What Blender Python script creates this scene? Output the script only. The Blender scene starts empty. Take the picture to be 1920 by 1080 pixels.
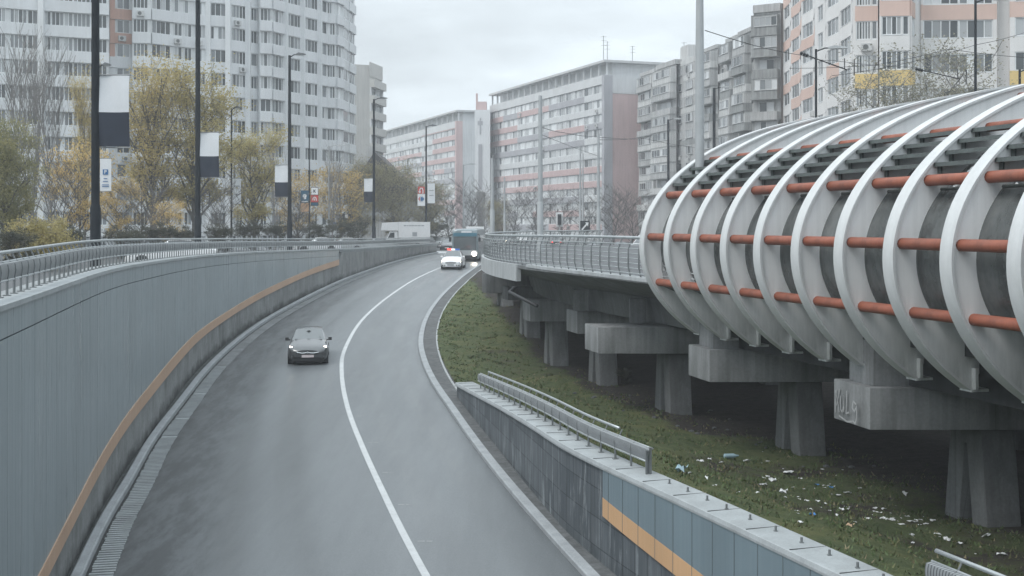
import bpy, math, random
import numpy as np
from mathutils import Vector, Matrix
random.seed(7); RNG = np.random.default_rng(7)
scene = bpy.context.scene
COL = scene.collection
F = 2343.0; YH = 420.0            # focal length in photo pixels and horizon row: only used to work out where things stand
def at(px, py, Y): return ((px-960)/F*Y, Y, (YH-py)/F*Y)
def ax(px, Y): return (px-960)/F*Y

# ---------------------------------------------------------------- mesh builder
class M:
    def __init__(s): s.v=[]; s.f=[]; s.m=[]; s.uv={}
    def add(s, vs, fs, mat=0):
        o=len(s.v); s.v.extend([tuple(map(float,p)) for p in vs])
        for f in fs: s.f.append(tuple(i+o for i in f)); s.m.append(mat)
        return s
    def box(s,x0,x1,y0,y1,z0,z1,mat=0):
        return s.add([(x0,y0,z0),(x1,y0,z0),(x1,y1,z0),(x0,y1,z0),(x0,y0,z1),(x1,y0,z1),(x1,y1,z1),(x0,y1,z1)],
            [(0,3,2,1),(4,5,6,7),(0,1,5,4),(1,2,6,5),(2,3,7,6),(3,0,4,7)],mat)
    def obox(s,o,e,n,u0,u1,d0,d1,z0,z1,mat=0):
        # box in a wall frame: o 2-D origin, e along, n outward
        q=lambda u,d,z:(o[0]+e[0]*u+n[0]*d,o[1]+e[1]*u+n[1]*d,z)
        return s.add([q(u0,d1,z0),q(u1,d1,z0),q(u1,d0,z0),q(u0,d0,z0),q(u0,d1,z1),q(u1,d1,z1),q(u1,d0,z1),q(u0,d0,z1)],
            [(0,3,2,1),(4,5,6,7),(0,1,5,4),(1,2,6,5),(2,3,7,6),(3,0,4,7)],mat)
    def quad(s,a,b,c,d,mat=0): return s.add([a,b,c,d],[(0,1,2,3)],mat)
    def loft(s,rings,mat=0,close=True,caps=True):
        n=len(rings[0]); o=len(s.v)
        for r in rings: s.v.extend([tuple(map(float,p)) for p in r])
        for i in range(len(rings)-1):
            for j in range(n if close else n-1):
                k=(j+1)%n
                s.f.append((o+i*n+j,o+i*n+k,o+(i+1)*n+k,o+(i+1)*n+j)); s.m.append(mat)
        if caps and close:
            s.f.append(tuple(o+j for j in reversed(range(n)))); s.m.append(mat)
            s.f.append(tuple(o+(len(rings)-1)*n+j for j in range(n))); s.m.append(mat)
        return s
    def tube(s,path,r,n=6,mat=0,caps=True):
        P=[Vector(p) for p in path]; rings=[]
        rr=r if isinstance(r,(list,tuple)) else [r]*len(P)
        ref=None
        for i,p in enumerate(P):
            t=(P[min(i+1,len(P)-1)]-P[max(i-1,0)]).normalized()
            if ref is None:
                ref=Vector((0,0,1)) if abs(t.z)<.9 else Vector((1,0,0))
            a=t.cross(ref)
            if a.length<1e-6: a=t.cross(Vector((0,1,0)))
            a.normalize(); b=a.cross(t).normalized(); ref=b
            rings.append([p+(a*math.cos(2*math.pi*k/n)+b*math.sin(2*math.pi*k/n))*rr[i] for k in range(n)])
        return s.loft(rings,mat,True,caps)
    def prism(s,poly,z0,z1,mat=0):
        n=len(poly)
        return s.add([(x,y,z0) for x,y in poly]+[(x,y,z1) for x,y in poly],
            [tuple(reversed(range(n))),tuple(range(n,2*n))]+[(i,(i+1)%n,(i+1)%n+n,i+n) for i in range(n)],mat)
    def extrude(s,poly3,vec,mat=0):
        n=len(poly3); v=Vector(vec); P=[Vector(p) for p in poly3]
        return s.add(P+[p+v for p in P],[tuple(reversed(range(n))),tuple(range(n,2*n))]+[(i,(i+1)%n,(i+1)%n+n,i+n) for i in range(n)],mat)
    def cyl(s,c,axis,r,h,n=16,mat=0,r2=None):
        a=Vector(axis).normalized(); return s.tube([Vector(c),Vector(c)+a*h],[r,r if r2 is None else r2],n,mat)
    def addm(s,o,mtx,matmap=None):
        return s.add([mtx@Vector(p) for p in o.v],[],0) if not o.f else s._addm(o,mtx)
    def _addm(s,o,mtx):
        k=len(s.v); s.v.extend([tuple(mtx@Vector(p)) for p in o.v])
        s.f.extend([tuple(i+k for i in f) for f in o.f]); s.m.extend(o.m); return s

def mesh(name,m,mats,smooth=False,angle=None,bevel=None):
    me=bpy.data.meshes.new(name); me.from_pydata(m.v,[],m.f)
    for x in (mats if isinstance(mats,(list,tuple)) else [mats]): me.materials.append(x)
    if len(me.polygons)==len(m.m): me.polygons.foreach_set('material_index',m.m)
    if smooth:
        me.polygons.foreach_set('use_smooth',[True]*len(me.polygons))
        if angle: me.set_sharp_from_angle(angle=math.radians(angle))
    me.validate(); me.update(); return me
def link(name,data,parent=None,loc=None,rz=None):
    o=bpy.data.objects.new(name,data); COL.objects.link(o)
    if parent is not None: o.parent=parent
    if loc is not None: o.location=loc
    if rz is not None: o.rotation_euler=(0,0,rz)
    return o
def obj(name,m,mats,parent=None,smooth=False,angle=None,loc=None,rz=None):
    return link(name,mesh(name,m,mats,smooth,angle),parent,loc,rz)
def tag(o,label,cat,group=None):
    o['label']=label; o['category']=cat
    if group: o['group']=group
    return o
def struct(o): o['kind']='structure'; return o
def stuff(o): o['kind']='stuff'; return o
def thing(name,label,cat,loc=(0,0,0),rz=0.0,group=None):
    o=link(name,None,None,loc,rz); o.empty_display_size=.3
    return tag(o,label,cat,group)
def dup(root,label,loc=None,rz=None,scale=None,group=None,name=None):
    def cp(o,par):
        c=o.copy(); COL.objects.link(c); c.parent=par
        for ch in o.children: cp(ch,c)
        return c
    r=cp(root,None); r['label']=label
    if loc is not None: r.location=loc
    if rz is not None: r.rotation_euler=(0,0,rz)
    if scale is not None: r.scale=scale if isinstance(scale,(tuple,list)) else (scale,)*3
    if group: r['group']=group
    return r
def spl(pts):
    # smooth curve through (t, value) pairs, straight beyond the ends
    P=sorted(pts); T=np.array([p[0] for p in P],float); V=np.array([p[1] for p in P],float)
    d=np.diff(V)/np.diff(T); m=np.empty_like(V); m[0]=d[0]; m[-1]=d[-1]
    for i in range(1,len(V)-1):
        h0=T[i]-T[i-1]; h1=T[i+1]-T[i]; m[i]=(d[i-1]*h1+d[i]*h0)/(h0+h1)
    def f(t):
        if t<=T[0]: return float(V[0]+m[0]*(t-T[0]))
        if t>=T[-1]: return float(V[-1]+m[-1]*(t-T[-1]))
        i=int(np.searchsorted(T,t))-1; i=max(0,min(i,len(T)-2)); h=T[i+1]-T[i]; q=(t-T[i])/h
        return float((2*q**3-3*q**2+1)*V[i]+(q**3-2*q**2+q)*h*m[i]+(-2*q**3+3*q**2)*V[i+1]+(q**3-q**2)*h*m[i+1])
    return f
def lerp(a,b,t): return a+(b-a)*t
def sst(a,b,x):
    t=max(0.,min(1.,(x-a)/(b-a))); return t*t*(3-2*t)

# ---------------------------------------------------------------- materials
def new_mat(name):
    m=bpy.data.materials.new(name); m.use_nodes=True; nt=m.node_tree
    b=nt.nodes['Principled BSDF']; return m,nt,b
def nd(nt,t,**k):
    n=nt.nodes.new(t)
    for a,v in k.items(): setattr(n,a,v)
    return n
def noise(nt,vec,scale,detail=5,rough=.6):
    n=nd(nt,'ShaderNodeTexNoise'); n.inputs['Scale'].default_value=scale; n.inputs['Detail'].default_value=detail; n.inputs['Roughness'].default_value=rough
    nt.links.new(vec,n.inputs['Vector']); return n.outputs['Fac']
def mapr(nt,val,a,b,c,d):
    n=nd(nt,'ShaderNodeMapRange'); n.inputs[1].default_value=a; n.inputs[2].default_value=b; n.inputs[3].default_value=c; n.inputs[4].default_value=d
    nt.links.new(val,n.inputs[0]); return n.outputs[0]
def mixc(nt,fac,c1,c2,mode='MIX'):
    n=nd(nt,'ShaderNodeMix',data_type='RGBA',blend_type=mode)
    for sock,val in ((n.inputs[0],fac),(n.inputs[6],c1),(n.inputs[7],c2)):
        if hasattr(val,'links') or hasattr(val,'is_linked'): nt.links.new(val,sock)
        elif isinstance(val,(int,float)): sock.default_value=val
        else: sock.default_value=(*val,1) if len(val)==3 else val
    return n.outputs[2]
def coords(nt,scale=(1,1,1),kind='Object'):
    t=nd(nt,'ShaderNodeTexCoord'); mp=nd(nt,'ShaderNodeMapping'); mp.inputs['Scale'].default_value=scale
    nt.links.new(t.outputs[kind],mp.inputs['Vector']); return mp.outputs[0]
def mul(nt,col,fac): # multiply colour socket/tuple with value socket
    n=nd(nt,'ShaderNodeVectorMath',operation='SCALE')
    if isinstance(col,tuple): n.inputs[0].default_value=col
    else: nt.links.new(col,n.inputs[0])
    nt.links.new(fac,n.inputs['Scale']); return n.outputs[0]
def bump(nt,b,h,strength,dist=.02):
    n=nd(nt,'ShaderNodeBump'); n.inputs['Strength'].default_value=strength; n.inputs['Distance'].default_value=dist
    nt.links.new(h,n.inputs['Height']); nt.links.new(n.outputs[0],b.inputs['Normal'])
def pmat(name,col,rough=.6,var=.15,scale=2.,streak=0.,metal=0.,bmp=0.,spec=.5,stain=None,stain_amt=0.,fine=0.,coat=0.,per_obj=0.,form=None,grime=False):
    m,nt,b=new_mat(name)
    v=coords(nt); base=tuple(col)
    f=mapr(nt,noise(nt,v,scale),.3,.7,1-var,1+var)
    c=mul(nt,base,f)
    if fine:
        f2=mapr(nt,noise(nt,v,scale*14,2),.3,.7,1-fine,1+fine); c=mul(nt,c,f2)
    if streak:
        vs=coords(nt,(2.6,2.6,.12)); f3=mapr(nt,noise(nt,vs,1.3,6,.65),.38,.68,1+streak*.25,1-streak); c=mul(nt,c,f3)
    if stain is not None:
        fs=mapr(nt,noise(nt,coords(nt,(.9,.9,.35)),.8,7,.7),.5,.72,0,stain_amt); c=mixc(nt,fs,c,stain)
    if per_obj:
        oi=nd(nt,'ShaderNodeObjectInfo'); c=mul(nt,c,mapr(nt,oi.outputs['Random'],0,1,1-per_obj,1+per_obj))
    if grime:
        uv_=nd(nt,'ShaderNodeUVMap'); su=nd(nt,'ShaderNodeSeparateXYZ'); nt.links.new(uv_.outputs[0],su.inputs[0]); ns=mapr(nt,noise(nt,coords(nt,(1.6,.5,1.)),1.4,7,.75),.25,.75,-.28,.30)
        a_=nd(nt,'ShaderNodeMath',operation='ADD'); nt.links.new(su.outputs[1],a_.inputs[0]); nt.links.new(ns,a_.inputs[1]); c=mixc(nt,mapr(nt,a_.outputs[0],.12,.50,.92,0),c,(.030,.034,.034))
    if form:
        tc_=nd(nt,'ShaderNodeTexCoord'); sx=nd(nt,'ShaderNodeSeparateXYZ'); nt.links.new(tc_.outputs['Object'],sx.inputs[0]); ad_=nd(nt,'ShaderNodeMath',operation='ADD'); nt.links.new(sx.outputs[0],ad_.inputs[0]); nt.links.new(sx.outputs[1],ad_.inputs[1]); cb_=nd(nt,'ShaderNodeCombineXYZ'); nt.links.new(ad_.outputs[0],cb_.inputs[0]); nt.links.new(sx.outputs[2],cb_.inputs[1])
        br=nd(nt,'ShaderNodeTexBrick'); nt.links.new(cb_.outputs[0],br.inputs['Vector']); br.offset=0.; br.inputs['Scale'].default_value=1; br.inputs['Brick Width'].default_value=form[0]; br.inputs['Row Height'].default_value=form[1]; br.inputs['Mortar Size'].default_value=.012; br.inputs['Color1'].default_value=(1,1,1,1); br.inputs['Color2'].default_value=(.94,.94,.94,1); br.inputs['Mortar'].default_value=(.8,.8,.8,1)
        c=mixc(nt,1.,c,br.outputs['Color'],'MULTIPLY')
    nt.links.new(c,b.inputs['Base Color'])
    b.inputs['Roughness'].default_value=rough; b.inputs['Metallic'].default_value=metal
    b.inputs['Specular IOR Level'].default_value=spec
    if coat: b.inputs['Coat Weight'].default_value=coat; b.inputs['Coat Roughness'].default_value=.05
    if bmp: bump(nt,b,noise(nt,v,scale*8,4),bmp)
    return m
def emat(name,col,strength):
    m,nt,b=new_mat(name); b.inputs['Base Color'].default_value=(*col,1); b.inputs['Emission Color'].default_value=(*col,1); b.inputs['Emission Strength'].default_value=strength
    return m
MAT={}
def road_mat():
    m,nt,b=new_mat('asphalt'); v=coords(nt)
    big=mapr(nt,noise(nt,coords(nt,(.55,.035,.1)),1.0,3),.3,.7,.90,1.10)      # long wear bands along the lanes
    med=mapr(nt,noise(nt,coords(nt,(1.,.10,1.)),1.1,5,.6),.3,.7,.95,1.05)
    fin=mapr(nt,noise(nt,v,30,4,.85),.25,.75,.62,1.38)
    at_=nd(nt,'ShaderNodeAttribute',attribute_name='dirt')
    c=mul(nt,(.118,.130,.138),big); c=mul(nt,c,med)
    pat=mapr(nt,noise(nt,coords(nt,(1.0,.22,1)),2.2,8,.75),.42,.62,0,1)
    pat2=mapr(nt,pat,0,1,.42,1); wet=nd(nt,'ShaderNodeMath',operation='MULTIPLY',use_clamp=True); nt.links.new(at_.outputs['Fac'],wet.inputs[0]); nt.links.new(pat2,wet.inputs[1])
    c=mixc(nt,wet.outputs[0],c,(.034,.039,.042)); tr_=nd(nt,'ShaderNodeAttribute',attribute_name='track'); c=mul(nt,c,mapr(nt,tr_.outputs['Fac'],0,1,1.07,.86)); c=mul(nt,c,fin)
    nt.links.new(c,b.inputs['Base Color'])
    rr_=nd(nt,'ShaderNodeMath',operation='SUBTRACT'); nt.links.new(mapr(nt,noise(nt,coords(nt,(1.,.12,1.)),1.2,4),.3,.7,.36,.48),rr_.inputs[0]); nt.links.new(mapr(nt,tr_.outputs['Fac'],0,1,0,.09),rr_.inputs[1]); nt.links.new(rr_.outputs[0],b.inputs['Roughness'])
    b.inputs['Specular IOR Level'].default_value=.5
    bump(nt,b,noise(nt,v,55,3,.8),.10,.006); return m
MAT['asphalt']=road_mat()
MAT['street']=pmat('street_asphalt',(.075,.08,.085),.7,.2,.3)
MAT['old_paint']=pmat('faded_road_paint',(.26,.27,.275),.7,.2,6,fine=.2)
MAT['paint']=pmat('road_paint',(.43,.45,.46),.6,.1,3,fine=.12)
def grass_mat():
    m,nt,b=new_mat('turf'); v=coords(nt)
    n1=noise(nt,v,.55,7,.7); n2=noise(nt,v,4.,6,.75); n3=noise(nt,v,30,4,.8)
    g=mixc(nt,mapr(nt,n2,.35,.65,0,1),(.052,.072,.036),(.108,.130,.064))
    g=mixc(nt,mapr(nt,n1,.45,.7,0,.75),g,(.145,.145,.065))
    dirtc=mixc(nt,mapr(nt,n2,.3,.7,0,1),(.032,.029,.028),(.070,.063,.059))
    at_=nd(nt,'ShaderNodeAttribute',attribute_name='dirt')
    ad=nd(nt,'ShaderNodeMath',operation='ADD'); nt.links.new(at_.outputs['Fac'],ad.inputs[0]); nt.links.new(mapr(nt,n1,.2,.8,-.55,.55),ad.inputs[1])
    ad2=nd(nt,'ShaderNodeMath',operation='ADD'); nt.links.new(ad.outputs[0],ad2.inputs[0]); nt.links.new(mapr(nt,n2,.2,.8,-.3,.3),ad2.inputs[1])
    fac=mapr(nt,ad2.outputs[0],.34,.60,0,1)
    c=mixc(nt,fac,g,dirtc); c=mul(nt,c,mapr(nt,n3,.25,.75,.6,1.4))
    nt.links.new(c,b.inputs['Base Color']); b.inputs['Roughness'].default_value=.95; b.inputs['Specular IOR Level'].default_value=.15
    bump(nt,b,n3,.9,.05); return m
MAT['turf']=grass_mat()
MAT['blade']=pmat('grass_blade',(.08,.112,.05),.8,.35,1.2,spec=.2)
MAT['blade2']=pmat('grass_blade_olive',(.115,.12,.058),.8,.3,1.2,spec=.2)
MAT['blade3']=pmat('grass_blade_straw',(.18,.16,.10),.8,.3,1.2,spec=.2)
MAT['concrete']=pmat('concrete',(.245,.255,.26),.85,.14,1.1,streak=.34,bmp=.25,fine=.08,stain=(.10,.11,.11),stain_amt=.65,form=(2.5,60.))
MAT['concrete_light']=pmat('concrete_pale',(.36,.38,.39),.8,.1,.9,streak=.22,bmp=.2,fine=.07)
MAT['concrete_dark']=pmat('concrete_stained',(.10,.106,.109),.9,.2,1.,streak=.4,bmp=.3,fine=.1)
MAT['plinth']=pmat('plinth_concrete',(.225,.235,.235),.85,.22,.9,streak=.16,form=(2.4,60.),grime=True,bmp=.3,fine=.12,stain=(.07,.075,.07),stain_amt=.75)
MAT['kerb']=pmat('kerb_stone',(.29,.31,.325),.85,.15,2.2,fine=.12,bmp=.3)
MAT['kerb_joint']=pmat('kerb_joint_dirt',(.03,.033,.034),.95,.3,3)
MAT['ledge']=pmat('dirty_ledge',(.055,.06,.06),.95,.45,2.5,fine=.3,bmp=.5)
MAT['coping']=pmat('coping_slab',(.30,.325,.335),.7,.13,1.6,fine=.08,stain=(.2,.21,.21),stain_amt=.6)
def panel_mat(name,col,rough):
    m,nt,b=new_mat(name)
    uv=nd(nt,'ShaderNodeUVMap'); sep=nd(nt,'ShaderNodeSeparateXYZ'); nt.links.new(uv.outputs[0],sep.inputs[0])
    fl=nd(nt,'ShaderNodeMath',operation='FLOOR'); nt.links.new(sep.outputs[0],fl.inputs[0])
    wn=nd(nt,'ShaderNodeTexWhiteNoise',noise_dimensions='1D'); nt.links.new(fl.outputs[0],wn.inputs['W'])
    c=mul(nt,col,mapr(nt,wn.outputs['Value'],0,1,.965,1.035))
    vs=coords(nt,(3.4,3.4,.10)); c=mul(nt,c,mapr(nt,noise(nt,vs,1.6,6,.7),.3,.7,1.035,.955))
    c=mul(nt,c,mapr(nt,noise(nt,coords(nt),.35,4),.3,.7,.93,1.07))
    nt.links.new(c,b.inputs['Base Color'])
    r=mapr(nt,noise(nt,vs,2.,4),.3,.7,rough-.08,rough+.1); nt.links.new(r,b.inputs['Roughness'])
    b.inputs['Specular IOR Level'].default_value=.5
    return m
MAT['panel']=panel_mat('blue_grey_panel',(.225,.27,.29),.32)
MAT['panel_right']=panel_mat('blue_grey_cladding',(.165,.22,.25),.42)
MAT['orange']=panel_mat('tan_band',(.47,.315,.215),.5)
MAT['orange_right']=panel_mat('tan_cladding',(.58,.36,.195),.5)
MAT['seam']=pmat('dark_seam',(.12,.145,.158),.8,.1)
def stone_mat():
    m,nt,b=new_mat('stone_tiles')
    uv=nd(nt,'ShaderNodeUVMap')
    br=nd(nt,'ShaderNodeTexBrick'); nt.links.new(uv.outputs[0],br.inputs['Vector'])
    br.inputs['Color1'].default_value=(.115,.132,.145,1); br.inputs['Color2'].default_value=(.06,.073,.084,1); br.inputs['Mortar'].default_value=(.035,.042,.05,1)
    br.inputs['Scale'].default_value=1; br.inputs['Brick Width'].default_value=.62; br.inputs['Row Height'].default_value=.62; br.inputs['Mortar Size'].default_value=.013; br.offset=0.
    vs=coords(nt,(4.5,4.5,.22)); c=mul(nt,br.outputs['Color'],mapr(nt,noise(nt,vs,1.6,7,.7),.28,.72,1.4,.55))
    # white run-off stains
    st=mapr(nt,noise(nt,coords(nt,(3.,3.,.5)),1.1,7,.7),.55,.68,0,.6); c=mixc(nt,st,c,(.40,.44,.46))
    dk=mapr(nt,noise(nt,coords(nt,(1.2,1.2,.6)),1.3,6,.7),.5,.7,0,.6); c=mixc(nt,dk,c,(.065,.08,.09))
    nt.links.new(c,b.inputs['Base Color']); b.inputs['Roughness'].default_value=.6
    return m
MAT['stone']=stone_mat()
MAT['steel']=pmat('galvanised_steel',(.42,.45,.46),.42,.12,3,metal=.55,fine=.1)
MAT['steel_dark']=pmat('weathered_steel',(.20,.215,.22),.55,.15,3,metal=.4)
def slat_mat():
    m,nt,b=new_mat('slatted_steel')
    uv=nd(nt,'ShaderNodeUVMap'); sep=nd(nt,'ShaderNodeSeparateXYZ'); nt.links.new(uv.outputs[0],sep.inputs[0])
    mo=nd(nt,'ShaderNodeMath',operation='FRACT'); nt.links.new(sep.outputs[0],mo.inputs[0])
    f=mapr(nt,mo.outputs[0],.55,.7,0,1)
    c=mixc(nt,f,(.33,.35,.36),(.11,.12,.13)); c=mul(nt,c,mapr(nt,noise(nt,coords(nt),1.2,4),.3,.7,.85,1.15)); nt.links.new(c,b.inputs['Base Color'])
    b.inputs['Roughness'].default_value=.5; b.inputs['Metallic'].default_value=.35; return m
MAT['slats']=slat_mat()
MAT['white_ring']=pmat('white_painted_steel',(.56,.575,.58),.45,.06,.7,streak=.10,stain=(.33,.36,.35),stain_amt=.28,fine=.03)
def ring_face():
    m,nt,b=new_mat('ring_web_paint')
    v=coords(nt); c=mul(nt,(.83,.84,.84),mapr(nt,noise(nt,v,.9,5),.3,.7,.94,1.06))
    c=mul(nt,c,mapr(nt,noise(nt,coords(nt,(3.5,3.5,.15)),1.4,6,.7),.3,.7,1.06,.88))
    # greenish grime collecting on the lower third of the steel
    geo=nd(nt,'ShaderNodeNewGeometry'); sp=nd(nt,'ShaderNodeSeparateXYZ'); nt.links.new(geo.outputs['Position'],sp.inputs[0])
    low=mapr(nt,sp.outputs[2],-1.9,-3.0,0,1)
    n=mapr(nt,noise(nt,coords(nt,(2.2,2.2,.5)),1.5,7,.7),.3,.65,.15,1)
    mm=nd(nt,'ShaderNodeMath',operation='MULTIPLY'); nt.links.new(low,mm.inputs[0]); nt.links.new(n,mm.inputs[1])
    c=mixc(nt,mm.outputs[0],c,(.20,.235,.225))
    sp2=mapr(nt,noise(nt,v,7,3,.6),.70,.76,0,.8); mm2=nd(nt,'ShaderNodeMath',operation='MULTIPLY'); nt.links.new(low,mm2.inputs[0]); nt.links.new(sp2,mm2.inputs[1])
    c=mixc(nt,mm2.outputs[0],c,(.05,.055,.05))
    nt.links.new(c,b.inputs['Base Color']); b.inputs['Roughness'].default_value=.5; return m
MAT['ring_face']=ring_face()
MAT['pipe']=pmat('red_oxide_paint',(.275,.086,.05),.6,.16,2.5,streak=.2,fine=.12,stain=(.12,.06,.045),stain_amt=.45,per_obj=.12)
MAT['louvre']=pmat('dark_louvre',(.075,.09,.088),.6,.2,2,fine=.15)
def dirty_glass(name,tint,opac,scale=1.):
    m,nt,b=new_mat(name); out=nt.nodes['Material Output']
    v=coords(nt); n=noise(nt,coords(nt,(1.2,1.2,.5)),1.3*scale,7,.7)
    c=mixc(nt,mapr(nt,n,.35,.7,0,1),tint,tuple(min(1,x*2.2) for x in tint)); nt.links.new(c,b.inputs['Base Color'])
    b.inputs['Roughness'].default_value=.16
    t=nd(nt,'ShaderNodeBsdfTransparent'); t.inputs[0].default_value=(.55,.6,.6,1)
    mx=nd(nt,'ShaderNodeMixShader'); nt.links.new(mapr(nt,n,.3,.7,opac-.12,opac+.12),mx.inputs[0]); nt.links.new(t.outputs[0],mx.inputs[1]); nt.links.new(b.outputs[0],mx.inputs[2])
    nt.links.new(mx.outputs[0],out.inputs['Surface']); return m
MAT['station_glass']=dirty_glass('sooty_glazing',(.085,.09,.09),.72)
MAT['roof_glass']=dirty_glass('sooty_roof_glazing',(.10,.11,.115),.5)
MAT['black_paint']=pmat('black_pole_paint',(.016,.021,.026),.7,.2,2,spec=.2)
MAT['grey_pole']=pmat('grey_pole_paint',(.36,.38,.39),.5,.1,1.5,streak=.12)
MAT['lamp_grey']=pmat('lamp_housing',(.075,.085,.09),.4,.1)
MAT['banner_white']=pmat('banner_white',(.66,.68,.70),.8,.06,1.2)
MAT['banner_navy']=pmat('banner_navy',(.022,.030,.047),.8,.15,1.2)
MAT['white']=pmat('white_plastic',(.7,.71,.72),.5,.06)
MAT['sign_blue']=pmat('sign_blue',(.03,.13,.30),.5,.06)
MAT['sign_teal']=pmat('sign_teal',(.02,.09,.15),.5,.06)
MAT['sign_red']=pmat('sign_red',(.50,.07,.06),.5,.06)
MAT['sign_tan']=pmat('sign_tan',(.45,.28,.16),.5,.06)
MAT['sign_dark']=pmat('sign_dark',(.03,.035,.04),.5,.06)
MAT['sign_grey']=pmat('sign_print_grey',(.30,.32,.34),.6,.06)
# vehicles
MAT['car_grey']=pmat('silver_grey_paint',(.085,.092,.096),.32,.05,2,metal=.45,coat=1.)
MAT['car_white']=pmat('white_car_paint',(.72,.73,.74),.3,.04,2,coat=.8)
MAT['car_black']=pmat('dark_car_paint',(.025,.028,.032),.25,.1,2,coat=1.)
MAT['car_red']=pmat('red_car_paint',(.30,.03,.025),.3,.1,2,coat=1.)
MAT['car_silver']=pmat('silver_car_paint',(.42,.44,.45),.3,.05,2,metal=.5,coat=.6)
MAT['car_blue']=pmat('blue_car_paint',(.05,.09,.15),.3,.05,2,coat=.8)
MAT['bus_paint']=pmat('bus_grey_paint',(.20,.245,.265),.35,.08,1,coat=.4)
MAT['bus_teal']=pmat('bus_teal_paint',(.05,.16,.22),.35,.08,1,coat=.4)
def carglass(name,col,r=.06):
    m,nt,b=new_mat(name); b.inputs['Base Color'].default_value=(*col,1); b.inputs['Roughness'].default_value=r; b.inputs['Specular IOR Level'].default_value=.9; b.inputs['Coat Weight'].default_value=.6; return m
MAT['car_glass']=carglass('car_glass',(.028,.036,.04))
MAT['windscreen']=carglass('windscreen_glass',(.085,.10,.105),.12)
MAT['tyre']=pmat('tyre_rubber',(.014,.014,.015),.85,.2)
MAT['rim']=pmat('alloy',(.32,.33,.34),.35,.1,metal=.7)
MAT['trim']=pmat('black_trim',(.016,.018,.02),.5,.1)
MAT['chrome']=pmat('chrome_trim',(.62,.64,.65),.18,.05,metal=.9)
MAT['plate']=pmat('number_plate',(.62,.55,.56),.5,.1,9)
MAT['head']=emat('lit_headlamp',(1.,.90,.74),34.)
MAT['head_soft']=emat('dim_headlamp',(1.,.95,.88),2.2)
MAT['tail']=emat('lit_tail_lamp',(1.,.05,.03),2.6)
MAT['beacon_red']=emat('red_beacon',(1.,.07,.05),1.3)
MAT['beacon_blue']=emat('blue_beacon',(.03,.10,.35),.35)
MAT['beacon_mid']=emat('white_beacon',(.9,.95,1.),.5)
# buildings
def wallm(name,col,**k): return pmat(name,col,.88,k.pop('var',.07),k.pop('scale',.25),streak=k.pop('streak',.13),**k)
MAT['tower_white']=wallm('tower_white_render',(.65,.67,.685),streak=.08)
MAT['tower_core']=wallm('tower_core_render',(.62,.64,.65))
MAT['salmon']=wallm('salmon_render',(.50,.32,.26))
MAT['beige']=wallm('beige_render',(.47,.465,.445))
MAT['pink_grey']=wallm('faded_pink_render',(.50,.375,.37))
MAT['lilac_grey']=wallm('lilac_grey_render',(.36,.365,.39))
MAT['pale_grey']=wallm('pale_grey_render',(.55,.565,.575))
MAT['old_grey']=wallm('old_grey_concrete',(.40,.405,.405),streak=.35,var=.14)
MAT['old_grey2']=wallm('old_grey_balcony',(.27,.28,.28),streak=.4,var=.14)
MAT['old_light']=wallm('old_light_balcony',(.52,.525,.52),streak=.3,var=.1)
MAT['brown_side']=wallm('brown_gable',(.20,.175,.165),streak=.2)
MAT['t_white']=wallm('insulated_white',(.69,.685,.68),streak=.05)
MAT['t_pink']=wallm('insulated_pink',(.62,.46,.40),streak=.05)
MAT['t_yellow']=wallm('insulated_yellow',(.66,.50,.225),streak=.05)
MAT['roof_slab']=wallm('roof_slab',(.48,.49,.495))
MAT['dark_roof']=pmat('dark_roof_tiles',(.055,.05,.05),.85,.25,1.5)
MAT['win_frame']=pmat('white_window_frame',(.70,.72,.73),.5,.05)
MAT['win_frame_old']=pmat('weathered_window_frame',(.45,.46,.46),.6,.1)
def wglass(name,col,r=.12):
    m,nt,b=new_mat(name); oi=nd(nt,'ShaderNodeObjectInfo')
    c=mul(nt,col,mapr(nt,oi.outputs['Random'],0,1,.75,1.25)); nt.links.new(c,b.inputs['Base Color']); b.inputs['Roughness'].default_value=r; b.inputs['Specular IOR Level'].default_value=.7; return m
MAT['g_dark']=wglass('dark_window_glass',(.055,.065,.07))
MAT['g_mid']=wglass('window_glass_with_net_curtain',(.17,.185,.195))
MAT['g_curtain']=wglass('window_glass_with_pale_curtain',(.33,.345,.355),.2)
MAT['g_bright']=wglass('window_glass_with_white_blind',(.58,.60,.61),.25)
MAT['ac']=pmat('air_conditioner_casing',(.50,.51,.51),.6,.05)
MAT['ac_fan']=pmat('air_conditioner_fan',(.12,.13,.13),.7,.05)
# trees
def leaf(name,c1,c2,scale=.9):
    m,nt,b=new_mat(name); v=coords(nt); oi=nd(nt,'ShaderNodeObjectInfo')
    f=mapr(nt,noise(nt,v,scale,3),.32,.68,0,1); c=mixc(nt,f,c1,c2)
    c=mul(nt,c,mapr(nt,noise(nt,v,9,2),.3,.7,.75,1.25)); c=mul(nt,c,mapr(nt,oi.outputs['Random'],0,1,.85,1.15))
    nt.links.new(c,b.inputs['Base Color']); b.inputs['Roughness'].default_value=.7; b.inputs['Specular IOR Level'].default_value=.2
    tl=nd(nt,'ShaderNodeBsdfTranslucent'); nt.links.new(c,tl.inputs[0]); mx=nd(nt,'ShaderNodeMixShader'); mx.inputs[0].default_value=.4; nt.links.new(b.outputs[0],mx.inputs[1]); nt.links.new(tl.outputs[0],mx.inputs[2]); nt.links.new(mx.outputs[0],nt.nodes['Material Output'].inputs['Surface']); return m
MAT['leaf_yellow']=leaf('yellow_leaves',(.44,.37,.17),(.66,.53,.24))
MAT['leaf_ygreen']=leaf('yellow_green_leaves',(.36,.33,.16),(.58,.48,.22))
MAT['leaf_green']=leaf('dull_green_leaves',(.18,.19,.11),(.36,.33,.17))
MAT['leaf_orange']=leaf('orange_leaves',(.42,.32,.15),(.62,.46,.20))
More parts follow.
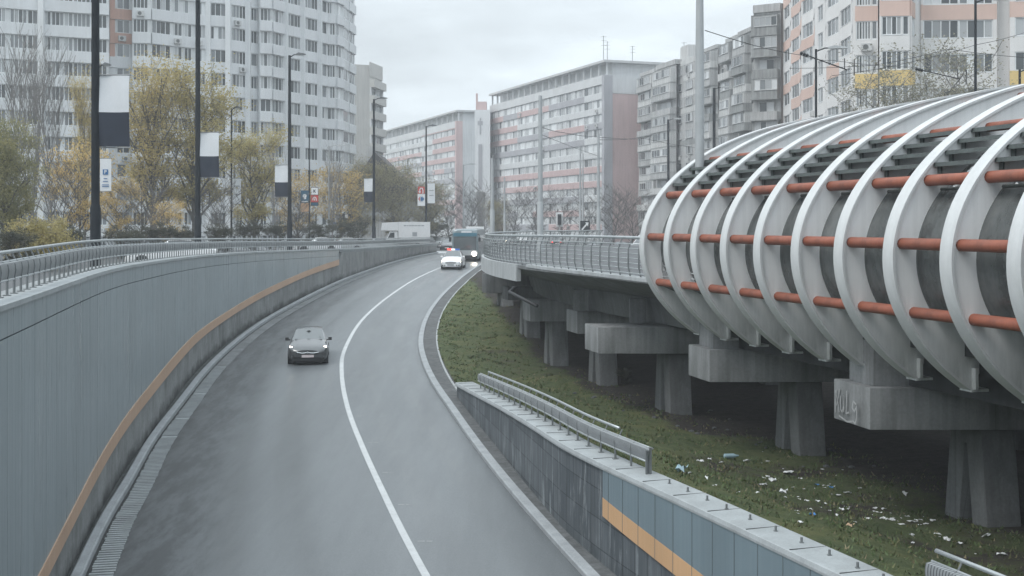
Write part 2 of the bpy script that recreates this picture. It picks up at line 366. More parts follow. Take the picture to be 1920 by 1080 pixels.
MAT['leaf_olive']=leaf('olive_brown_leaves',(.25,.235,.16),(.42,.37,.21))
MAT['leaf_sparse']=leaf('sparse_grey_green_leaves',(.20,.20,.16),(.36,.34,.26))
MAT['leaf_dark']=leaf('dark_shrub_leaves',(.055,.06,.05),(.12,.12,.085))
MAT['bark']=pmat('bark',(.12,.115,.11),.9,.25,1.5,bmp=.3)
MAT['bark_pale']=pmat('pale_bark',(.20,.195,.19),.9,.2,1.5)
MAT['wire']=pmat('cable_black',(.02,.022,.025),.6,.1)

MAT['concrete_leg']=pmat('leg_shade_concrete',(.17,.178,.182),.88,.16,1.1,streak=.3,bmp=.25,fine=.1,stain=(.07,.075,.075),stain_amt=.6,form=(.8,60.))  # darker copy of the beam concrete; shade on the legs is in the colour
MAT['concrete_soffit']=pmat('soffit_shade_concrete',(.14,.148,.152),.88,.18,1.,streak=.3,bmp=.25,fine=.1)  # darker copy of the concrete, shade under the deck painted in
MAT['shade_dark']=pmat('shade_dark_concrete',(.04,.044,.046),.95,.25,1.2,streak=.3)  # near-black concrete; the shade below the tube is put into its colour
MAT['kerb_slab']=pmat('gutter_slab_concrete',(.17,.18,.185),.85,.25,1.5,fine=.15,stain=(.06,.065,.065),stain_amt=.6)
# ---------------------------------------------------------------- curves that lay the place out (metres; camera at the origin, +Y ahead)
ZR=spl([(2,-7.9),(15,-7.5),(25,-7.2),(40,-6.8),(54.5,-6.15),(75,-5.05),(92,-4.15),(106,-3.75),(125,-3.5),(150,-3.42),(400,-3.42)])
XW=spl([(y,x) for x,y in [(-4.4,2),(-6.9,15),(-8.95,25.08),(-9.83,29.47),(-10.79,34.77),(-11.56,39.83),(-12.45,46.06),(-13.27,52.83),(-13.8,60.76),(-13.9,68),(-13.62,76),(-13.11,84),(-12.2,95),(-10.9,117),(-9.0,149.5)]])
XCL=spl([(y,x) for x,y in [(-4.2,2),(-6.7,15),(-8.94,25.47),(-9.72,29.37),(-10.42,33.5),(-11.31,38.6),(-12.2,45.5),(-13.07,53.27),(-13.58,61),(-13.7,68),(-13.4,77),(-12.6,89),(-11.94,98),(-10.6,121),(-8.6,149)]])
XL=spl([(y,x) for x,y in [(4.0,2),(1.0,15),(-1.76,25.47),(-2.5,28.64),(-3.5,33.21),(-4.57,38.23),(-5.83,44.46),(-7.09,52.05),(-7.67,56.48),(-8.05,61.59),(-8.31,68.31),(-8.21,76),(-7.66,85.88),(-6.82,97.22),(-5.6,112),(-3.5,135)]])
XKR=spl([(y,x) for x,y in [(7.6,2),(4.2,15),(1.45,25.47),(.66,29.08),(-.13,32.92),(-1.16,38.37),(-2.18,44.07),(-3.29,50.3),(-4.1,56.14),(-4.55,60.71),(-4.79,65.14),(-4.91,71.86),(-4.75,79.02),(-4.11,90.07),(-2.6,114.26),(1.2,150)]])
XWR=spl([(y,x) for x,y in [(9.4,2),(6.3,12),(4.27,18.5),(3.0,22.5),(2.05,25.5),(1.35,28.1),(.55,32.24),(-.45,37.93),(-1.4,43.05),(-2.06,46.7)]])
ZWT=spl([(y,z) for y,z in [(2,-1.2),(19.7,-1.20),(31.6,-1.15),(42.4,-1.23),(50.8,-1.32),(68.6,-1.52),(90.6,-1.80),(118,-2.04),(149.5,-2.3)]])
ZWR=spl([(y,z) for y,z in [(2,-4.85),(18.5,-4.89),(25.7,-4.97),(27.7,-5.02),(32,-5.15),(39.2,-5.51),(46.7,-5.92)]])
ZOT=spl([(y,z) for y,z in [(2,-6.6),(22.5,-6.05),(25.8,-5.85),(30.7,-5.55),(35.3,-5.32),(41.5,-5.03),(49.3,-4.66),(60.2,-4.22),(71.5,-3.58),(81.3,-3.0),(92,-2.50)]])
ZOB=spl([(y,z) for y,z in [(2,-6.95),(22.5,-6.38),(26.7,-6.15),(32.5,-5.84),(36.5,-5.66),(43.8,-5.35),(52.4,-4.93),(60.2,-4.58),(71.5,-3.94),(81.3,-3.36),(92,-2.91)]])
def zst(Y): return lerp(lerp(-2.0,-2.35,sst(30,85,Y)),-3.35,sst(85,165,Y))      # level of the streets beside the cutting
def frange(a,b,s):
    n=max(1,round((b-a)/s)); return [a+(b-a)*i/n for i in range(n+1)]
def curve(fx,fz,ys): return [(fx(y),y,fz(y)) for y in ys]
def normals(path,side=1):
    # 2-D normals; side=+1 points to +X for a path running along +Y
    out=[]
    for i in range(len(path)):
        a=path[max(i-1,0)]; b=path[min(i+1,len(path)-1)]; tx,ty=b[0]-a[0],b[1]-a[1]; l=math.hypot(tx,ty) or 1
        out.append((ty/l*side,-tx/l*side))
    return out
def sweep(name,path,nrm,sec,mats,parent=None,closed=False,uscale=1.,smooth=False,angle=35,caps=True,matidx=None):
    """sec(i) -> list of (offset along the normal, absolute z); UV u = run length, v = z"""
    s=[0.]
    for i in range(1,len(path)): s.append(s[-1]+math.dist(path[i][:2],path[i-1][:2]))
    m=M(); secs=[sec(i) for i in range(len(path))]; k=len(secs[0])
    for i,p in enumerate(path):
        for d,z in secs[i]: m.v.append((p[0]+nrm[i][0]*d,p[1]+nrm[i][1]*d,z))
    run=k if closed else k-1
    for i in range(len(path)-1):
        for j in range(run):
            q=(j+1)%k; m.f.append((i*k+j,i*k+q,(i+1)*k+q,(i+1)*k+j)); m.m.append(matidx[j] if matidx else 0)
    if closed and caps:
        m.f.append(tuple(range(k-1,-1,-1))); m.m.append(0); o=(len(path)-1)*k; m.f.append(tuple(range(o,o+k))); m.m.append(0)
    me=bpy.data.meshes.new(name); me.from_pydata(m.v,[],m.f)
    for x in (mats if isinstance(mats,list) else [mats]): me.materials.append(x)
    me.polygons.foreach_set('material_index',m.m)
    uv=me.uv_layers.new(name='UVMap')
    for poly in me.polygons:
        for li in poly.loop_indices:
            vi=me.loops[li].vertex_index; uv.data[li].uv=(s[vi//k]/uscale,m.v[vi][2])
    if smooth:
        me.polygons.foreach_set('use_smooth',[True]*len(me.polygons)); me.set_sharp_from_angle(angle=math.radians(angle))
    # make normals consistent
    import bmesh
    bm=bmesh.new(); bm.from_mesh(me); bmesh.ops.recalc_face_normals(bm,faces=bm.faces); bm.to_mesh(me); bm.free()
    return link(name,me,parent)
def box_sec(d0,d1,z0,z1): return [(d0,z0),(d1,z0),(d1,z1),(d0,z1)]

# ---------------------------------------------------------------- road sheet with a 'dirt' attribute along the left gutter
ys=frange(3,150,1.0)
m=M(); dirt=[]; trk=[]; cols=[0,.03,.06,.09,.12,.15,.18,.21,.25,.29,.33,.375,.42,.47,.52,.57,.61,.65,.69,.73,.77,.81,.85,.89,.93,.97,1]
for y in ys:
    a=XCL(y)+.78*1.02; b=XKR(y)
    for c in cols:
        m.v.append((lerp(a,b,c),y,ZR(y)+.03*math.sin(c*math.pi)))
        w=(b-a)*c; l_=XL(y)-a; trk.append(max([math.exp(-((w-q)/.36)**2) for q in (l_*.5-.75,l_*.5+.75,l_+(b-a-l_)*.5-.72,l_+(b-a-l_)*.5+.72)]))
        dirt.append(1.25*(1-sst(.9,3.0,w))*lerp(1.,.5,sst(50,90,y))+.25*max(0,1-abs(w-3.9)/.7)*(1-sst(30,60,y))+.55*max(0,1-(b-a-w)/.25))
k=len(cols)
for i in range(len(ys)-1):
    for j in range(k-1): m.f.append((i*k+j,i*k+j+1,(i+1)*k+j+1,(i+1)*k+j)); m.m.append(0)
road=obj('road',m,MAT['asphalt'],smooth=True); struct(road)
at_=road.data.attributes.new('dirt','FLOAT','POINT'); at_.data.foreach_set('value',dirt)
at_=road.data.attributes.new('track','FLOAT','POINT'); at_.data.foreach_set('value',trk)
# edge line between the lanes, with small reflector studs
def road_z(x,y):
    a=XCL(y)+.78; b=XKR(y); return ZR(y)+.03*math.sin(math.pi*max(0,min(1,(x-a)/(b-a))))
p=[(XL(y),y,0) for y in frange(4,118,1.0)]; n=normals(p)
lane=sweep('lane_line',p,n,lambda i:[(d,road_z(p[i][0]+d,p[i][1])+.006) for d in (-.085,.085)],MAT['paint']); struct(lane)
for y in (22.5,25.3,27.9,31.2,34.8,38.9,43.2,47.6,52.2):
    mm=M(); x=XL(y)+.22; z=road_z(x,y)+.005
    mm.quad((x,y,z),(x+.16,y,z),(x+.16,y+.10,z),(x,y+.10,z)); mm.quad((x+.2,y,z),(x+.33,y,z),(x+.33,y+.10,z),(x+.2,y+.10,z)); struct(obj('road_tick_mark',mm,MAT['old_paint']))
# far flat streets and the open ground: one terrain skin to the horizon, with the cutting left open
street=M()
ysl=[-60,-20,3]+frange(6,150,6)[0:]
ysl=sorted(set(ysl))
for i in range(len(ysl)-1):
    y0,y1=ysl[i],ysl[i+1]
    q=lambda y:(XW(y)-.55,zst(y))
    (xa,za),(xb,zb)=q(y0),q(y1)
    street.add([(-46,y0,za),(xa,y0,za),(xb,y1,zb),(-46,y1,zb)],[(0,1,2,3)],0)
    street.add([(-900,y0,za-.0),(-46,y0,za),(-46,y1,zb),(-900,y1,zb)],[(0,1,2,3)],1)
zf=zst(150)
street.add([(-900,150,zf),(-46,150,zf),(-46,420,-3.43),(-900,420,-3.43)],[(0,1,2,3)],1)
street.add([(-46,150,zf),(XW(150)-.55,150,zf),(XKR(150)+3,150,ZR(150)-.02),(70,150,-3.38),(70,420,-3.43),(-46,420,-3.43)],[(0,1,2,3,4,5)],0)
street.add([(70,150,-3.38),(900,150,-3.38),(900,420,-3.43),(70,420,-3.43)],[(0,1,2,3)],1)
street.add([(-900,420,-3.43),(900,420,-3.43),(4000,4000,-3.43),(-4000,4000,-3.43)],[(0,1,2,3)],1)
MAT['earth']=pmat('park_ground',(.075,.075,.05),.95,.3,.25,fine=.2)
struct(obj('ground',street,[MAT['street'],MAT['earth']]))
# ---------------------------------------------------------------- left kerb, drain, ledge
p=[(XCL(y),y,0) for y in frange(3,146,1.0)]; n=normals(p)
z=lambda i:ZR(p[i][1])
k_=sweep('kerb',p,n,lambda i:[(0,z(i)-.1),(0,z(i)+.15),(.03,z(i)+.17),(.2,z(i)+.17),(.23,z(i)+.14),(.23,z(i)-.1)],MAT['kerb'],smooth=True,angle=30); struct(k_)
l_=sweep('dirt_ledge',p,n,lambda i:[(-.62,z(i)+.10),(-.2,z(i)+.08),(.004,z(i)+.06)],MAT['ledge']); struct(l_)
g_=sweep('gutter',p,n,lambda i:[(.22,z(i)+.002),(.27,z(i)+.0),(.86,z(i)+.002)],MAT['kerb_joint']); struct(g_)
def drain():
    run=0.; mm=M(); ylast=4; k=0; y=4.
    rnd=random.Random(3)
    while y<54:
        dx=XCL(y+.1)-XCL(y); l=math.hypot(dx,.1); e=(dx/l,.1/l); nn=(e[1],-e[0]); o=(XCL(y),y)
        zz=ZR(y)
        gap = rnd.random()<.012
        slab=rnd.random()<.018
        if slab: mm.obox(o,e,nn,0,.34,.32,.80,zz+.0,zz+.022,0); y+=.40*e[1]
        else:
            j=rnd.uniform(-.02,.02)
            if not gap: mm.obox(o,e,nn,0,.115,.31+j,.79+j*.6,zz-.03,zz+.024,0)
            y+=.18*e[1]
        k+=1
    return mm
struct(sweep('gutter_slab',[q for q in p if q[1]>53.5],[n[i] for i,q in enumerate(p) if q[1]>53.5],lambda i:[(.31,ZR(p[i+[k for k,q in enumerate(p) if q[1]>53.5][0]][1])+.012),(.84,ZR(p[i+[k for k,q in enumerate(p) if q[1]>53.5][0]][1])+.014)],MAT['kerb_slab']))
dr=obj('drain_grate',drain(),[MAT['coping'],MAT['concrete_light']]); tag(dr,'long slotted concrete drain grating along the foot of the left kerb','drain')
# ---------------------------------------------------------------- left retaining wall
wall=thing('retaining_wall','curved blue-grey panel clad retaining wall with tan band on the left of the road','wall',(XW(40),40,ZR(40)))
W=lambda name,*a,**k:keep(sweep(name,*a,**k),wall)
def keep(o,par):
    o.parent=par; o.matrix_parent_inverse=Matrix.Translation(-Vector(par.location)) if par.rotation_euler.z==0 else par.matrix_world.inverted()
    return o
yw=frange(2.5,149.5,1.0); P=[(XW(y),y,0) for y in yw]; N=normals(P)
iE=max(i for i,y in enumerate(yw) if y<=91)
za=lambda i:ZR(yw[i])
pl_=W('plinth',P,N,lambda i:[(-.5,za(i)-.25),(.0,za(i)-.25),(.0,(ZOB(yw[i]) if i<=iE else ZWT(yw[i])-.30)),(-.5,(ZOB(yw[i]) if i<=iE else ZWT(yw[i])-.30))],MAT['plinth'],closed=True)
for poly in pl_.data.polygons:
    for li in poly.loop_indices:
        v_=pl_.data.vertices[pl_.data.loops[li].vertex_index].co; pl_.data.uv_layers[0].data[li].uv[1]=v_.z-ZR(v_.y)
PA,NA=P[:iE+1],N[:iE+1]
W('tan_band',PA,NA,lambda i:[(-.48,ZOB(yw[i])),(.06,ZOB(yw[i])),(.06,ZOT(yw[i])),(-.48,ZOT(yw[i]))],[MAT['orange'],MAT['orange']],closed=True,uscale=1.2)
def pan(i):
    z0=ZOT(yw[i]); z1=ZWT(yw[i])-.10; zj=max(z0+.02,z1-.42)
    return [(-.47,z0),(.035,z0),(.035,zj-.012),(.005,zj-.012),(.005,zj+.012),(.035,zj+.012),(.035,z1),(-.47,z1)]
W('panel_cladding',PA,NA,pan,[MAT['panel'],MAT['seam']],closed=True,uscale=1.2,matidx=[0,0,1,1,1,0,0,0])
# open joints between panels
mm=M(); s=0; prev=None; 
for i in range(iE):
    a,b=PA[i],PA[i+1]; L=math.dist(a[:2],b[:2])
    while s<L:
        t=s/L; y=lerp(a[1],b[1],t); x=lerp(a[0],b[0],t); e=((b[0]-a[0])/L,(b[1]-a[1])/L); nn=NA[i]
        if y>8: mm.obox((x,y),e,nn,-.003,.003,.03,.0362,ZOT(y)+.01,ZWT(y)-.12,0)
        s+=1.2
    s-=L
keep(obj('panel_joints',mm,MAT['seam']),wall)
cz=lambda i:ZWT(yw[i])
W('coping',P,N,lambda i:[(-.62,cz(i)-.30 if i>iE else cz(i)-.10),(.0 if i>iE else .02,cz(i)-.30 if i>iE else cz(i)-.10),(.08,cz(i)-.085),(.08,cz(i)),(-.62,cz(i)+.015)],MAT['coping'],closed=True)
# ---------------------------------------------------------------- railing with bulged slatted panel (left wall)
def bench_rail(name,label,P,N,zt,par_loc,post_step,d0=-.30,dirn=1,first=0,hand=True,hand_rng=None,nmax=100,hmul=1.):
    r=thing(name,label,'railing',par_loc)
    k=hmul
    zz=lambda i:zt(P[i])
    prof=[(.0,.27),(.012,.33),(.018,.40),(.014,.47),(.0,.53),(-.085,.545),(-.085,.53),(-.014,.515),(-.002,.47),(.003,.40),(-.003,.33),(-.014,.275)]
    keep(sweep('slatted_panel',P,N,lambda i:[(d0+dirn*a,zz(i)+b*k) for a,b in prof],[MAT['slats']],closed=True,uscale=.06,smooth=True,angle=28),r)
    def tubepath(off,h,rr,n=8,rng=None):
        m_=M(); idx=range(len(P)) if rng is None else [i for i in range(len(P)) if rng[0]<=P[i][1]<=rng[1]]
        m_.tube([(P[i][0]+N[i][0]*(d0+off*dirn),P[i][1]+N[i][1]*(d0+off*dirn),zz(i)+h*k) for i in idx],rr,n); return m_
    keep(obj('bottom_rail',tubepath(.0,.25,.02),MAT['steel'],smooth=True),r)
    keep(obj('top_lip',tubepath(-.09,.55,.018),MAT['steel'],smooth=True),r)
    if hand: keep(obj('handrail',tubepath(-.16,.70,.032,rng=hand_rng),MAT['steel'],smooth=True),r)
    # posts
    me=M(); me.tube([(-.0,0,0),(.0,0,.2*k),(.0,0,.27*k)],.024,6)
    me.box(-.06,.06,-.05,.05,-.0,.012)
    me.tube([(.008,0,.27*k),(.027,0,.40*k),(.012,0,.50*k),(-.09,0,.56*k)],.012,5)
    if hand: me.tube([(-.09,0,.55*k),(-.16,0,.70*k)],.016,5)
    pm=mesh('post',me,MAT['steel_dark'],True,40); me2=M(); me2.tube([(0,0,0),(0,0,.27*k)],.024,6); me2.tube([(.008,0,.27*k),(.027,0,.40*k),(.012,0,.50*k),(-.09,0,.56*k)],.012,5); pm2=mesh('post',me2,MAT['steel_dark'],True,40)
    rest=M(); s=0; cnt=0
    for i in range(len(P)-1):
        a,b=P[i],P[i+1]; L=math.dist(a[:2],b[:2])
        while s<L:
            t=s/L; x,y=lerp(a[0],b[0],t),lerp(a[1],b[1],t); nx,ny=N[i]; z0=lerp(zz(i),zz(i+1),t)
            if y>=first:
                ang=math.atan2(ny*dirn,nx*dirn); loc=Vector((x+nx*d0,y+ny*d0,z0))
                use=pm if (hand and (hand_rng is None or hand_rng[0]<=y<=hand_rng[1])) else pm2
                if cnt<nmax and y<1e9:
                    o=link('post',use,r,loc-Vector(par_loc),ang); cnt+=1
                else: rest._addm(me if use is pm else me2,Matrix.Translation(loc)@Matrix.Rotation(ang,4,'Z'))
            s+=post_step
        s-=L
    if rest.f: stuff(keep(obj('far_posts',rest,MAT['steel_dark']),r))
    return r
bench_rail('metal_railing','long grey slatted steel railing on top of the left retaining wall',P,N,lambda p:ZWT(p[1])+.012,(XW(40)-.3,40,ZWT(40)),.62,first=16)
# ---------------------------------------------------------------- right kerb, pavement strip, wall
p=[(XKR(y),y,0) for y in frange(3,149,1.0)]; n=normals(p); z=lambda i:ZR(p[i][1])
struct(sweep('kerb',p,n,lambda i:[(0,z(i)-.1),(.0,z(i)+.10),(.025,z(i)+.125),(.24,z(i)+.125),(.25,z(i)+.05)],MAT['kerb'],smooth=True,angle=30))
struct(sweep('pavement',p,n,lambda i:[(.245,z(i)+.09),(.6,z(i)+.085),(1.1,z(i)+.08)],MAT['concrete_dark']))
pe=[(XKR(y)+lerp(.74,.85,sst(48,62,y))*1.02,y,0) for y in frange(46.9,112,1.0)]; ne=normals(pe)
struct(sweep('grass_edging',pe,ne,lambda i:[(0,ZR(pe[i][1])),(0,ZR(pe[i][1])+.135),(.07,ZR(pe[i][1])+.135),(.07,ZR(pe[i][1]))],MAT['concrete_light']))
rw=thing('retaining_wall','stained dark stone tiled retaining wall with blue-grey and tan panels right of the road','wall',(XWR(30),30,ZR(30)))
yr=frange(2.5,46.7,.65); PR=[(XWR(y),y,0) for y in yr]; NR=normals(PR,-1)      # normals point to the road
iP=min(i for i,y in enumerate(yr) if y>25.7)
zb=lambda i:ZR(yr[i])-.1
ZRO=spl([(2,-7.3),(12,-6.8),(21.4,-6.03),(25.7,-5.68)]); ZRB=lambda y:ZRO(y)-.385
keep(sweep('stone_cladding',PR,NR,lambda i:[(-.56,zb(i)),(0,zb(i)),(0,ZWR(yr[i])-.07),(-.56,ZWR(yr[i])-.07)],MAT['stone'],closed=True,uscale=1.),rw)
PB,NB=PR[:iP+1],NR[:iP+1]
keep(sweep('panel_cladding',PB,NB,lambda i:[(.002,ZRO(yr[i])),(.06,ZRO(yr[i])),(.06,ZWR(yr[i])-.12),(.002,ZWR(yr[i])-.12)],MAT['panel_right'],closed=True,uscale=1.05),rw)
keep(sweep('tan_band',PB,NB,lambda i:[(.002,ZRB(yr[i])),(.064,ZRB(yr[i])),(.064,ZRO(yr[i])),(.002,ZRO(yr[i]))],MAT['orange_right'],closed=True,uscale=1.05),rw)
mm=M(); s=.0
for i in range(iP):
    a,b=PB[i],PB[i+1]; L=math.dist(a[:2],b[:2])
    while s<L:
        t=s/L; y=lerp(a[1],b[1],t); x=lerp(a[0],b[0],t); e=((b[0]-a[0])/L,(b[1]-a[1])/L)
        if y>8: mm.obox((x,y),e,NB[i],-.008,.008,.055,.0665,ZRB(y)+.01,ZWR(y)-.13,0)
        s+=.78
    s-=L
keep(obj('panel_joints',mm,MAT['seam']),rw)
keep(sweep('coping',PR,NR,lambda i:[(-.60,ZWR(yr[i])-.07),(.075,ZWR(yr[i])-.115),(.075,ZWR(yr[i])-.075),(.05,ZWR(yr[i])-.01),(.03,ZWR(yr[i])),(-.60,ZWR(yr[i])+.012)],MAT['coping'],closed=True),rw)
mm=M()
for i in range(1,len(yr)-1,2):   # slab joints on the coping
    e=((PR[i+1][0]-PR[i][0]),(PR[i+1][1]-PR[i][1])); l=math.hypot(*e); e=(e[0]/l,e[1]/l)
    mm.obox(PR[i][:2],e,NR[i],-.006,.006,-.59,.028,ZWR(yr[i])-.004,ZWR(yr[i])+.0145,0)
keep(obj('coping_joints',mm,MAT['concrete_dark']),rw)
# short railing on it: from about y 24.3 to 44
PS=[q for q in PR if 24.0<=q[1]<=44.2]; NS=[NR[PR.index(q)] for q in PS]
sr=bench_rail('metal_railing','short slatted steel railing ending above the blue-grey panels of the right wall',PS,NS,lambda q:ZWR(q[1])+.012,(XWR(34),34,ZWR(34)),.92,d0=-.40,hand_rng=(26.0,43.0),hmul=.88)
q=PS[0]; mm=M(); mm.obox(q[:2],(0,1),NS[0],-.05,.05,-.46,-.41,ZWR(q[1]),ZWR(q[1])+.53); mm.obox(q[:2],(0,1),NS[0],-.05,.05,-.37,-.33,ZWR(q[1]),ZWR(q[1])+.48); keep(obj('end_post',mm,MAT['steel_dark']),sr)
PS=[q for q in PR if 5<=q[1]<=16.3]; NS=[NR[PR.index(q)] for q in PS]
bench_rail('metal_railing','end of a second steel railing in the bottom right corner by the litter','railing' and PS,NS,lambda q:ZWR(q[1])+.012,(XWR(10),10,ZWR(10)),.92,d0=-.40,hmul=.85) if False else bench_rail('metal_railing','end of a second steel railing in the bottom right corner by the litter',PS,NS,lambda q:ZWR(q[1])+.012,(XWR(10),10,ZWR(10)),.92,d0=-.40,hmul=.85)
for k,y in enumerate((17.0,17.6,18.3,19.05,19.8,20.6,21.4,22.1,22.85,23.6)):
    o=M(); o.box(-.03,.03,-.03,.03,0,.012); o.tube([(0,0,0),(0,0,.085)],.02,6)
    nn=NR[min(range(len(yr)),key=lambda i:abs(yr[i]-y))]
    so=obj('post_stub',o,MAT['steel_dark'],loc=(XWR(y)-nn[0]*.36,y-nn[1]*.36,ZWR(y)+.008))
    tag(so,'short cut-off steel post stub on the coping of the right wall','post stub','post stubs along the coping where the railing is missing')
# ---------------------------------------------------------------- verge and bare earth under the viaduct
ZB=spl([(0,-6.05),(20,-6.05),(45,-6.),(57,-5.95),(66,-5.15),(75,-4.6),(88,-4.0),(100,-3.6),(115,-3.45),(150,-3.45)])
def E_(y):
    a=XWR(max(2.5,min(y,47)))+.58; b=XKR(y)+.92
    return lerp(a,b,sst(46.2,47.6,y))
def XP(y): return lerp(9.47,1.68,(y-25.2)/27.3) if y<52.5 else 1.68-(y-52.5)*.12    # line of the piers
def zg(x,y):
    e=E_(y); s=x-e; zedge=lerp(ZWR(max(2,min(y,46.7)))-.16,ZR(y)+.12,sst(45.5,48,y)); z=lerp(zedge,ZB(y),sst(0,5.5,s))
    z+=.06*math.sin(x*1.3+y*.7)*math.sin(y*.9-x*.4)*sst(.3,2,s)
    z=lerp(z,-2.9,sst(22,29,x)); return z  # unseen bank set closer in, to stop light from the right
cols=[0,.2,.45,.75,1.1,1.5,1.9,2.4,2.9,3.4,3.9,4.5,5.1,5.8,6.5,7.3,8.2,9.2,10.5,12,14,17,20,24,28,32,36,40,44,50,70,120,300,900]
yg=frange(-24,2,2)[:-1]+frange(2,60,.6)+frange(61,150,1.6); m=M(); dd=[]
for y in yg:
    e=E_(y)
    for c in cols:
        x=e+c; m.v.append((x,y,zg(x,y)+(0 if c>20 else .025*math.sin(x*7.1+3*math.sin(y*3.3)))))
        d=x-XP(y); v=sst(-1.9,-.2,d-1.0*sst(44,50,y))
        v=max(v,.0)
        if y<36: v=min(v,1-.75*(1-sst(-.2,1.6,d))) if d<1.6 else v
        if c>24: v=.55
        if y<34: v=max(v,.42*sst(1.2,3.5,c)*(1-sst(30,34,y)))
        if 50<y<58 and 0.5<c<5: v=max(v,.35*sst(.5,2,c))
        dd.append(v)
k=len(cols)
for i in range(len(yg)-1):
    for j in range(k-1): m.f.append((i*k+j,i*k+j+1,(i+1)*k+j+1,(i+1)*k+j)); m.m.append(0)
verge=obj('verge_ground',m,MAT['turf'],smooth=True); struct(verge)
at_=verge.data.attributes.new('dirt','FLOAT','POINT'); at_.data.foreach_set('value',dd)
# grass blades in tufts
def blades():
    n=95000; V=[];
    Y=np.empty(0);X=np.empty(0)
    ys_=[];xs_=[]
    rnd=np.random.default_rng(11)
    cnt=0
    while cnt<n:
        y=rnd.uniform(11,95,40000); w=rnd.random(40000)<np.clip((30/np.maximum(y,14))**1.2,0.05,1.); y=y[w]
        c=rnd.random(len(y))**1.15*9.5
        ys_.append(y); xs_.append(c); cnt+=len(y)
    y=np.concatenate(ys_)[:n]; c=np.concatenate(xs_)[:n]
    ek=np.array([E_(v) for v in np.arange(0,150,.25)]); e=np.interp(y,np.arange(0,150,.25),ek)
    x=e+c
    xp=np.where(y<52.5,9.47+(1.68-9.47)*(y-25.2)/27.3,1.68-(y-52.5)*.12)
    d=x-xp+np.where(y<36,-1.4,0)
    # clumpy keep probability
    cl=np.sin(x*1.9+np.sin(y*1.3)*2)*np.sin(y*1.7+np.sin(x*2.1)*2)+.5*np.sin(x*5+y*3)
    keep_=(rnd.random(n)<np.clip(.75-.55*np.clip(d+1.5,0,3)/2,0.0,1)*np.clip(.5+.6*cl,.05,1))
    x,y=x[keep_],y[keep_]
    z=np.array([zg(a,b) for a,b in zip(x,y)])-.01
    n=len(x); a=rnd.uniform(0,2*np.pi,n); h=rnd.uniform(.03,.08,n)*np.where(rnd.random(n)<.06,1.8,1); w=rnd.uniform(.012,.03,n)*np.clip(y/26,1,2.6); lean=rnd.uniform(0,.09,n); b=rnd.uniform(0,2*np.pi,n)
    v=np.empty((n,3,3)); v[:,0]=np.stack([x-np.cos(a)*w,y-np.sin(a)*w,z],1); v[:,1]=np.stack([x+np.cos(a)*w,y+np.sin(a)*w,z],1); v[:,2]=np.stack([x+np.cos(b)*lean,y+np.sin(b)*lean,z+h],1)
    me=bpy.data.meshes.new('grass'); me.vertices.add(n*3); me.vertices.foreach_set('co',v.ravel()); me.loops.add(n*3); me.loops.foreach_set('vertex_index',np.arange(n*3)); me.polygons.add(n); me.polygons.foreach_set('loop_start',np.arange(n)*3)
    for q in ('blade','blade2','blade3'): me.materials.append(MAT[q])
    me.polygons.foreach_set('material_index',rnd.choice([0,1,2],n,p=[.62,.27,.11]).astype(np.int32)); me.update(calc_edges=True); me.validate()
    return me
gr=link('grass',blades()); stuff(gr); tag(gr,'rough green grass growing on the verge beside the viaduct','grass')

# ---------------------------------------------------------------- mouth of the underpass that the viewer stands above
up=thing('underpass_portal','concrete underpass mouth and deck under the viewpoint, where the road dives below the street','underpass',(0,0,-1.7))
mm=M(); mm.box(-44,9.8,-26,1.2,-2.55,-1.66); keep(obj('deck',mm,MAT['concrete']),up)
mm=M(); mm.box(-44,9.8,.75,1.0,-1.655,-.75); keep(obj('parapet',mm,MAT['concrete']),up)
mm=M(); mm.box(-7.2,-4.9,-26,1.1,-9,-2.56); mm2=M(); mm2.box(8.6,9.7,-26,1.1,-9,-2.56)
keep(obj('side_wall',mm,MAT['concrete_dark']),up); keep(obj('side_wall',mm2,MAT['concrete_dark']),up)
mm=M(); mm.add([(-4.9,-26,-8.0),(8.6,-26,-8.0),(8.6,3.2,-7.93),(-4.9,3.2,-7.93)],[(0,1,2,3)]); keep(obj('roadway',mm,MAT['street']),up)
# ---------------------------------------------------------------- tram station tube
TH=.26662877; A_=6.78; B_=3.66; DR=1.6928
C0=Vector((9.948,35.2488,-.6072)); U=Vector((math.sin(TH),-math.cos(TH),0)); Q=Vector((math.cos(TH),math.sin(TH),0))
def tp(t,h,z): return C0+U*t+Q*h+Vector((0,0,z))         # along the tube (towards the viewer), across (left is negative), up
def ell(deg,inset=0.):
    a=math.radians(deg); x,z=-A_*math.cos(a),B_*math.sin(a)
    nx,nz=-math.cos(a)/A_,math.sin(a)/B_; l=math.hypot(nx,nz); return x-nx/l*inset,z-nz/l*inset
NRING=34
LO=-40
st=thing('tram_station','long white ribbed tubular tram station with red pipes on concrete piers','station',tuple(C0))
angs=frange(LO,180-LO,2.2)
FL=.33; DEP=.56
def dep(g):
    b=-g if g<0 else (g-180 if g>180 else 0)
    return DEP+.5*sst(13,24,b)-.33*sst(30,40,b)
